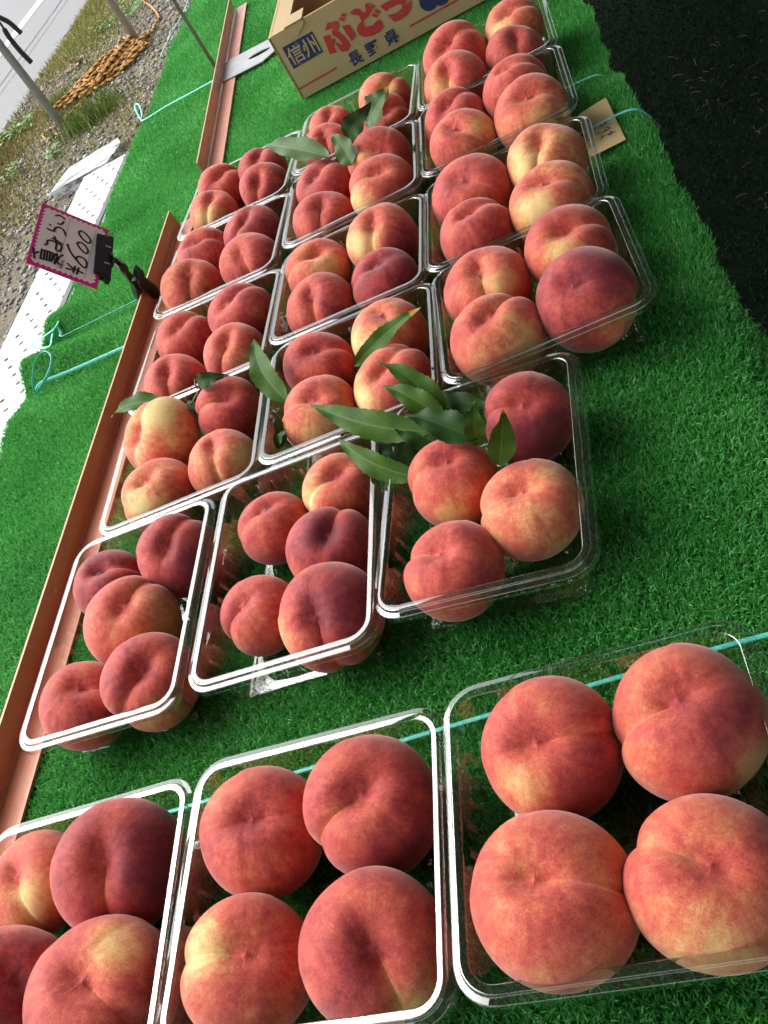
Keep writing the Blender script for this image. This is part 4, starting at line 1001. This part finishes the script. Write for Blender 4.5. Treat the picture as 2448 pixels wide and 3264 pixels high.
def text(body, center, height, mat, nm, parent, o, fat=0.0, off=.0014, sx=1.0):
    cu = bpy.data.curves.new(nm, 'FONT'); cu.body = body; cu.size = height; cu.align_x = 'CENTER'; cu.align_y = 'CENTER'; cu.offset = fat
    t_ = bpy.data.objects.new(nm, cu); COL.objects.link(t_)
    dg = bpy.context.evaluated_depsgraph_get(); me = bpy.data.meshes.new_from_object(t_.evaluated_get(dg)); bpy.data.objects.remove(t_)
    if len(me.vertices):
        co = np.zeros(len(me.vertices) * 3, np.float32); me.vertices.foreach_get('co', co); co = co.reshape(-1, 3)
        co[:, :2] -= (co[:, :2].max(0) + co[:, :2].min(0)) / 2
        co2 = np.c_[co[:, 0] * sx + center[0], np.full(len(co), center[1] - off), co[:, 1] + center[2]] - np.array(o)
        me.vertices.foreach_set('co', co2.astype(np.float32).ravel())
    me.materials.clear(); me.materials.append(mat); ob = bpy.data.objects.new(nm, me); COL.objects.link(ob); ob.parent = parent; return ob
bc = fp(287, 367); text('信州', bc, .0335, M_CARD, 'block_lettering', bx, bo, .0004, .0017, .92)
for ch, (x, y) in zip('長野県', ((676, 424), (803, 352), (942, 272))): text(ch, fp(x, y), .026, M_BLUE, 'blue_lettering', bx, bo, .0006)
tag(bx, 'open cardboard grape carton with red and blue Japanese lettering on the turf', 'box')
# a peach lying inside the carton
me, Wd = peach_mesh(.041, np.array([.2, -.3, .9]), np.array([1, 0, .2]), -.6, None, None, 999, None)
o = bpy.data.objects.new('peach', me); COL.objects.link(o); o.location = (-.36, BY + .10, BZ0 + .006 - Wd[:, 2].min() + .0); tag(o, 'dark crimson peach lying inside the open cardboard carton', 'peach', 'peaches in the carton')
me, Wd = peach_mesh(.041, np.array([-.2, -.2, .9]), np.array([0, 1, .2]), -.3, None, None, 998, None)
o = bpy.data.objects.new('peach', me); COL.objects.link(o); o.location = (-.27, BY + .13, BZ0 + .006 - Wd[:, 2].min()); tag(o, 'deep red peach lying inside the open cardboard carton', 'peach', 'peaches in the carton')

# ------------------------------------------------------------------ slotted metal plate by the carton
c0 = at_z(zp('1', 1560, 415), TURF + .002); mb = MB()
pc = [at_z(zp('1', x, y), TURF + .002) for x, y in ((1500, 395), (1490, 505), (1700, 425), (1690, 270))]
d = np.array(pc[2] + pc[3] - pc[0] - pc[1]); d[2] = 0; d /= np.linalg.norm(d); s = np.array([-d[1], d[0], 0]); cc = sum(pc) / 4
hl, hw = .085, .062
outer = [(-hl, -hw), (hl, -hw), (hl, hw), (-hl, hw)]
sl = [(-.012 + .05, -.011), (.05 + .012, -.011), (.05 + .012 + .0, .011), (.038, .011)]
def plate(): 
    n_ = 16; ins = [(.038 + .030 * math.cos(a) * (1 if True else 1), .012 * math.sin(a)) for a in np.linspace(0, 2 * math.pi, n_ + 1)[:-1]]
    out = []
    for a in np.linspace(0, 2 * math.pi, n_ + 1)[:-1]:
        ca, sa = math.cos(a), math.sin(a); k = min(hl / max(1e-6, abs(ca)), hw / max(1e-6, abs(sa))); out.append((max(-hl, min(hl, ca * k)), max(-hw, min(hw, sa * k))))
    V_ = []
    for zz in (.0022, 0):
        V_ += [cc + d * a + s * b + np.array([0, 0, zz]) for a, b in out] + [cc + d * a + s * b + np.array([0, 0, zz]) for a, b in ins]
    f = []
    for i in range(n_):
        j = (i + 1) % n_; f += [(i, j, n_ + j, n_ + i), (2 * n_ + j, 2 * n_ + i, 3 * n_ + i, 3 * n_ + j), (i, 2 * n_ + i, 2 * n_ + j, j), (n_ + i, n_ + j, 3 * n_ + j, 3 * n_ + i)]
    return MB().add(V_, f)
o = plate().build('metal_plate', M_ALU, origin=cc); tag(o, 'flat grey metal plate with a slot lying between the far rail and the carton', 'plate')

# ------------------------------------------------------------------ thin stake behind the far rail
sf = at_z(zp('1', 1387, 420), TURF)
mb = MB().tube([(sf[0], sf[1], TURF - .02), (sf[0], sf[1], 2.02)], .0045, 10)
tag(mb.build('thin_stake', simple('stake_grey_green', (.22, .24, .20), .5, .2, 40), smooth=True, origin=(sf[0], sf[1], TURF)), 'thin grey-green stake standing on the turf behind the far rail', 'stake')

# ------------------------------------------------------------------ kraft paper note
nz = TURF + .0022
nq = [at_z(zp('N', x, y), nz) for x, y in ((770, 150), (1210, 1080), (430, 1470), (180, 520))]
no = sum(nq) / 4; nt = empty('paper_note', tuple(no))
to_local(MB().prism([nq[0], nq[3], nq[2], nq[1]], (0, 0, .0007)), no).build('paper', M_KRAFT, nt)
mb = MB(); NZ = np.array([0, 0, 1.0]); q = lambda *pts: spline([at_z(zp('N', x, y), nz + .0007) for x, y in pts], 5)
mb.ribbon(q((640, 745), (625, 715), (665, 685), (735, 680), (765, 690), (735, 740), (680, 765), (640, 745)), .0022, NZ)
mb.ribbon(q((755, 850), (770, 880), (820, 855), (852, 825), (820, 808), (770, 815)), .0020, NZ); mb.ribbon(q((580, 935), (640, 938), (720, 905), (800, 860)), .0016, NZ)
mb.ribbon(q((700, 1000), (800, 965), (900, 925), (985, 900)), .0014, NZ); mb.ribbon(q((870, 890), (900, 940), (830, 970), (850, 940)), .0024, NZ); mb.ribbon(q((655, 995), (705, 1015), (670, 1060), (628, 1085)), .0020, NZ)
mb.ribbon(q((360, 1250), (460, 1220), (575, 1195)), .0012, NZ); mb.ribbon(q((455, 1140), (480, 1260), (520, 1400)), .0008, NZ); mb.ribbon(q((330, 1110), (400, 1090), (460, 1075)), .0012, NZ)
to_local(mb, no).build('handwriting', M_PENCIL, nt)
tag(nt, 'kraft paper note with pen figures tucked under a tray and teal string', 'note')

# ------------------------------------------------------------------ price sign with clip
SC = np.array([[-0.685, 1.088, 0.058], [-0.682, 1.21, 0.078], [-0.731, 1.201, 0.158], [-0.736, 1.075, 0.139]]) + np.array([0, 0, GZ])   # bottom left, bottom right, top right, top left
sc_ = SC.mean(0); uu = (SC[1] + SC[2] - SC[0] - SC[3]) / 2; vv = (SC[3] + SC[2] - SC[0] - SC[1]) / 2
SW, SH = np.linalg.norm(uu), np.linalg.norm(vv); uu /= SW; vv -= uu * (vv @ uu); vv /= np.linalg.norm(vv); nn_ = np.cross(uu, vv)
if nn_ @ (CAM - sc_) < 0: nn_ = -nn_
sg = empty('price_sign', tuple(sc_))
MB().box((0, 0, 0), (SW / 2, SH / 2, .0007), (uu, vv, nn_)).build('card', M_PINK, sg)
inw, inh = SW / 2 - .008, SH / 2 - .007; zz_ = []
def zig(p0, p1, n_):
    p0, p1 = np.array(p0), np.array(p1); t_ = p1 - p0; nrm = np.array([t_[1], -t_[0]]) / np.linalg.norm(t_)
    for k in range(n_): zz_.append(p0 + t_ * k / n_); zz_.append(p0 + t_ * (k + .5) / n_ + nrm * .0034)
zig((-inw, -inh), (inw, -inh), 15); zig((inw, -inh), (inw, inh), 11); zig((inw, inh), (-inw, inh), 15); zig((-inw, inh), (-inw, -inh), 11)
v = [uu * a + vv * b + nn_ * .0011 for a, b in zz_]
MB().add(v + [nn_ * .0011], [(i, (i + 1) % len(v), len(v)) for i in range(len(v))]).build('white_panel', M_PAPER, sg)
sp_ = lambda x, y, off=.0015: at_plane(zp('S', x, y), sc_ + nn_ * off, nn_) - sc_
def pen(strokes, w, mat, nm, sm=4):
    mb = MB()
    for st_ in strokes: mb.ribbon(spline([sp_(x, y) for x, y in st_], sm), w, nn_, .0)
    return mb.build(nm, mat, sg)
pen([[(383, 192), (430, 188), (470, 210), (488, 234)], [(408, 265), (430, 281), (462, 274), (479, 250)],
     [(320, 283), (347, 293)], [(295, 322), (335, 342), (384, 357)], [(384, 357), (376, 335), (400, 314), (440, 318), (475, 345), (492, 382), (496, 404)],
     [(266, 497), (300, 488), (302, 458), (335, 450), (395, 472), (440, 500), (455, 520), (440, 556), (414, 566), (392, 545), (398, 500), (392, 450), (375, 405)], [(345, 425), (400, 452), (465, 495)],
     [(152, 518), (160, 575), (165, 632), (152, 636)], [(163, 590), (215, 568)], [(245, 540), (236, 590), (226, 648)], [(228, 642), (290, 656), (348, 674)], [(243, 548), (305, 566), (366, 588)], [(366, 588), (348, 674)],
     [(275, 560), (262, 648)], [(305, 568), (292, 656)], [(336, 578), (322, 664)], [(392, 592), (372, 625), (345, 662)], [(400, 585), (405, 640), (372, 700)], [(370, 640), (410, 685), (462, 724)], [(470, 602), (420, 640), (375, 704)],
     [(510, 690), (560, 735), (622, 770), (684, 803)], [(496, 747), (540, 755), (590, 765)], [(600, 722), (572, 795)], [(636, 737), (612, 812)],
     [(514, 487), (530, 540), (570, 608), (628, 680), (690, 740), (718, 722), (712, 672), (680, 638), (632, 622), (606, 642), (628, 680)],
     [(614, 484), (650, 472), (700, 505), (732, 560), (722, 588), (690, 578), (645, 532), (614, 484)], [(632, 374), (655, 352), (702, 376), (755, 440), (757, 470), (730, 478), (672, 432), (632, 374)]], .0031, M_INK, 'marker_writing')
pen([[(545, 222), (475, 478), (405, 735)], [(818, 345), (755, 598), (692, 850)]], .0006, M_GREY, 'ruled_line', 1)
mb = MB()
for k in range(5):
    for dx in (0, 14):
        c = sp_(468 - k * 6 + dx * 1.1 - 8, 668 + k * 18); mb.box(c, (.0012, .0010, .00008), (uu, vv, nn_))
mb.build('small_print', M_GREY, sg)
tag(sg, 'pink zigzag-edged price card handwritten in black marker, held by a clip', 'sign')
# clip: body on the card, joint, spring clamp on the rail
ck = empty('sign_clip', tuple(at_z(zp('S', 1360, 960), TURF + .03)))
def CP(x, y, off): return at_plane(zp('S', x, y), sc_ + nn_ * off, nn_)
cl = lambda mb: to_local(mb, ck.location)
b4 = [CP(*q, .0) for q in ((832, 415), (975, 455), (905, 860), (765, 805))]
cen = sum(b4) / 4; a_ = (b4[1] + b4[2] - b4[0] - b4[3]) / 2; b_ = (b4[3] + b4[2] - b4[0] - b4[1]) / 2; ha, hb = np.linalg.norm(a_) / 2, np.linalg.norm(b_) / 2; a_ /= 2 * ha; b_ -= a_ * (b_ @ a_); b_ /= np.linalg.norm(b_)
def rbox(c, h, axs, bev, nm, mat, par):
    mb = MB().box((0, 0, 0), h); ob = mb.build(nm, mat, par); bm = bmesh.new(); bm.from_mesh(ob.data); bmesh.ops.recalc_face_normals(bm, faces=bm.faces)
    bmesh.ops.bevel(bm, geom=list(bm.edges), offset=bev, segments=2, affect='EDGES'); A_ = np.array(axs); c = np.array(c) - np.array(par.location)
    for v_ in bm.verts: p_ = np.array(v_.co); v_.co = Vector(tuple(A_[0] * p_[0] + A_[1] * p_[1] + A_[2] * p_[2] + c))
    bmesh.ops.recalc_face_normals(bm, faces=bm.faces); bm.to_mesh(ob.data); bm.free(); return ob
axs = (a_, b_, np.cross(a_, b_))
rbox(cen + nn_ * .0042, (ha, hb, .0030), axs, .0012, 'clip_jaw', M_BLACK, ck)
rbox(cen - nn_ * .0040, (ha, hb, .0028), axs, .0012, 'clip_jaw', M_BLACK, ck)
sp2 = b4[1] * .5 + b4[2] * .5
rbox(sp2 + a_ * .001, (.0042, hb * 1.12, .0062), axs, .0015, 'clip_hinge', M_BLACK, ck)
for yy in (-.45, .40):
    rbox(cen + a_ * ha * .75 + b_ * hb * yy * 1.0 + nn_ * .0073, (.0040, .0012, .0006), axs, .0003, 'spring_wire', M_ALU, ck)
n0 = sp2 + a_ * .004; n1 = CP(1000, 665, 0); 
cl(MB().tube([n0, n0 + (n1 - n0) * .5, n1], [.012, .0075, .0042], 10)).build('neck', M_BLACK, ck, True)
cl(MB().tube([n1, CP(1025, 685, 0)], .0022, 8)).build('joint_pin', M_BLACK, ck, True)
RT = np.array(at_z(zp('S', 1325, 965), TURF + .0295)); K0 = CP(1000, 665, 0)
kd = RT - K0; kd /= np.linalg.norm(kd); kn = CAM - RT; kn -= kd * (kn @ kd); kn /= np.linalg.norm(kn)
KP = lambda x, y, off=0.0: at_plane(zp('S', x, y), K0 + kn * off, kn)
def kprism(pts, th, nm, off=0.0, mat=None):
    mb = MB().prism([KP(x, y, off) - kn * th / 2 for x, y in pts], kn * th); ob = cl(mb).build(nm, mat or M_BLACK, ck)
    bm = bmesh.new(); bm.from_mesh(ob.data); bmesh.ops.recalc_face_normals(bm, faces=bm.faces); bmesh.ops.bevel(bm, geom=list(bm.edges), offset=.0011, segments=2, affect='EDGES', clamp_overlap=True)
    bmesh.ops.recalc_face_normals(bm, faces=bm.faces); bm.to_mesh(ob.data); bm.free(); return ob
kprism([(1022, 690), (1048, 664), (1086, 663), (1130, 714), (1118, 738), (1084, 770), (1046, 748)], .016, 'ball_joint')
kprism([(1092, 762), (1124, 740), (1190, 800), (1160, 838), (1112, 800)], .011, 'arm')
kprism([(1110, 800), (1142, 768), (1182, 794), (1232, 850), (1248, 900), (1282, 950), (1312, 985), (1292, 1040), (1276, 1092), (1246, 1076), (1226, 1020), (1210, 950), (1180, 890), (1132, 846)], .015, 'clamp_lever', -.004)
kprism([(1270, 734), (1286, 746), (1300, 800), (1340, 850), (1410, 890), (1456, 950), (1462, 985), (1448, 1012), (1454, 1042), (1430, 1116), (1414, 1122), (1396, 1080), (1376, 1010), (1336, 972), (1300, 957), (1264, 940), (1240, 880), (1240, 800), (1256, 746)], .015, 'clamp_lever', .004)
cl(MB().tube([KP(1190, 855, .002), KP(1245, 850, .002)], .0040, 10)).build('spring', M_ALU, ck, True)
tag(ck, 'black plastic clip with ball joint clamped on the copper rail', 'clip')

# ------------------------------------------------------------------ stall canopy overhead
cv = empty('stall_canopy', (.8, 2.0, 0))
CX0, CX1, CY0, CY1, CZ = -.86, 2.5, -1.6, 5.6, 2.03
nu, nv = 24, 40; U, Vv = np.meshgrid(np.linspace(0, 1, nu), np.linspace(0, 1, nv))
X = CX0 + (CX1 - CX0) * U; Y = CY0 + (CY1 - CY0) * Vv; Zc = CZ + .22 * U * (1 - .2 * U) - .05 * np.sin(math.pi * U) * (1 + .4 * np.cos(Y * 3)) + .012 * np.sin(Y * 5)
P = np.stack([X, Y, Zc], -1).reshape(-1, 3) - np.array(cv.location); idx = np.arange(nu * nv).reshape(nv, nu)
Q = np.stack([idx[:-1, :-1], idx[:-1, 1:], idx[1:, 1:], idx[1:, :-1]], -1).reshape(-1)
fast_mesh('cover', P, 4, Q, M_CANOPY, cv, True)
# unseen sheet added on the far long side to cut light from there
n_ = 60; yy = np.linspace(CY0, CY1, n_); wx = CX1 - .04 + .03 * np.sin(yy * 9)
P = np.r_[np.c_[wx, yy, np.full(n_, CZ + .16)], np.c_[wx + .02, yy, np.full(n_, .03)]] - np.array(cv.location)
Q = np.array([(i, i + 1, n_ + i + 1, n_ + i) for i in range(n_ - 1)]).ravel(); fast_mesh('added_shade_sheet', P, 4, Q, M_CANOPY, cv, True)
for (x, y) in ((CX0 + .03, CY0 + .1), (CX1 - .1, CY0 + .1), (CX1 - .1, CY1 - .1), (CX0 + .03, CY1 - .1)):
    to_local(MB().tube([(x, y, 0), (x, y, CZ + (.15 if x > 1 else .0))], .016, 12), cv.location).build('pole', M_METAL, cv, True)
tag(cv, 'dark tarpaulin canopy on poles over the fruit stall', 'canopy')
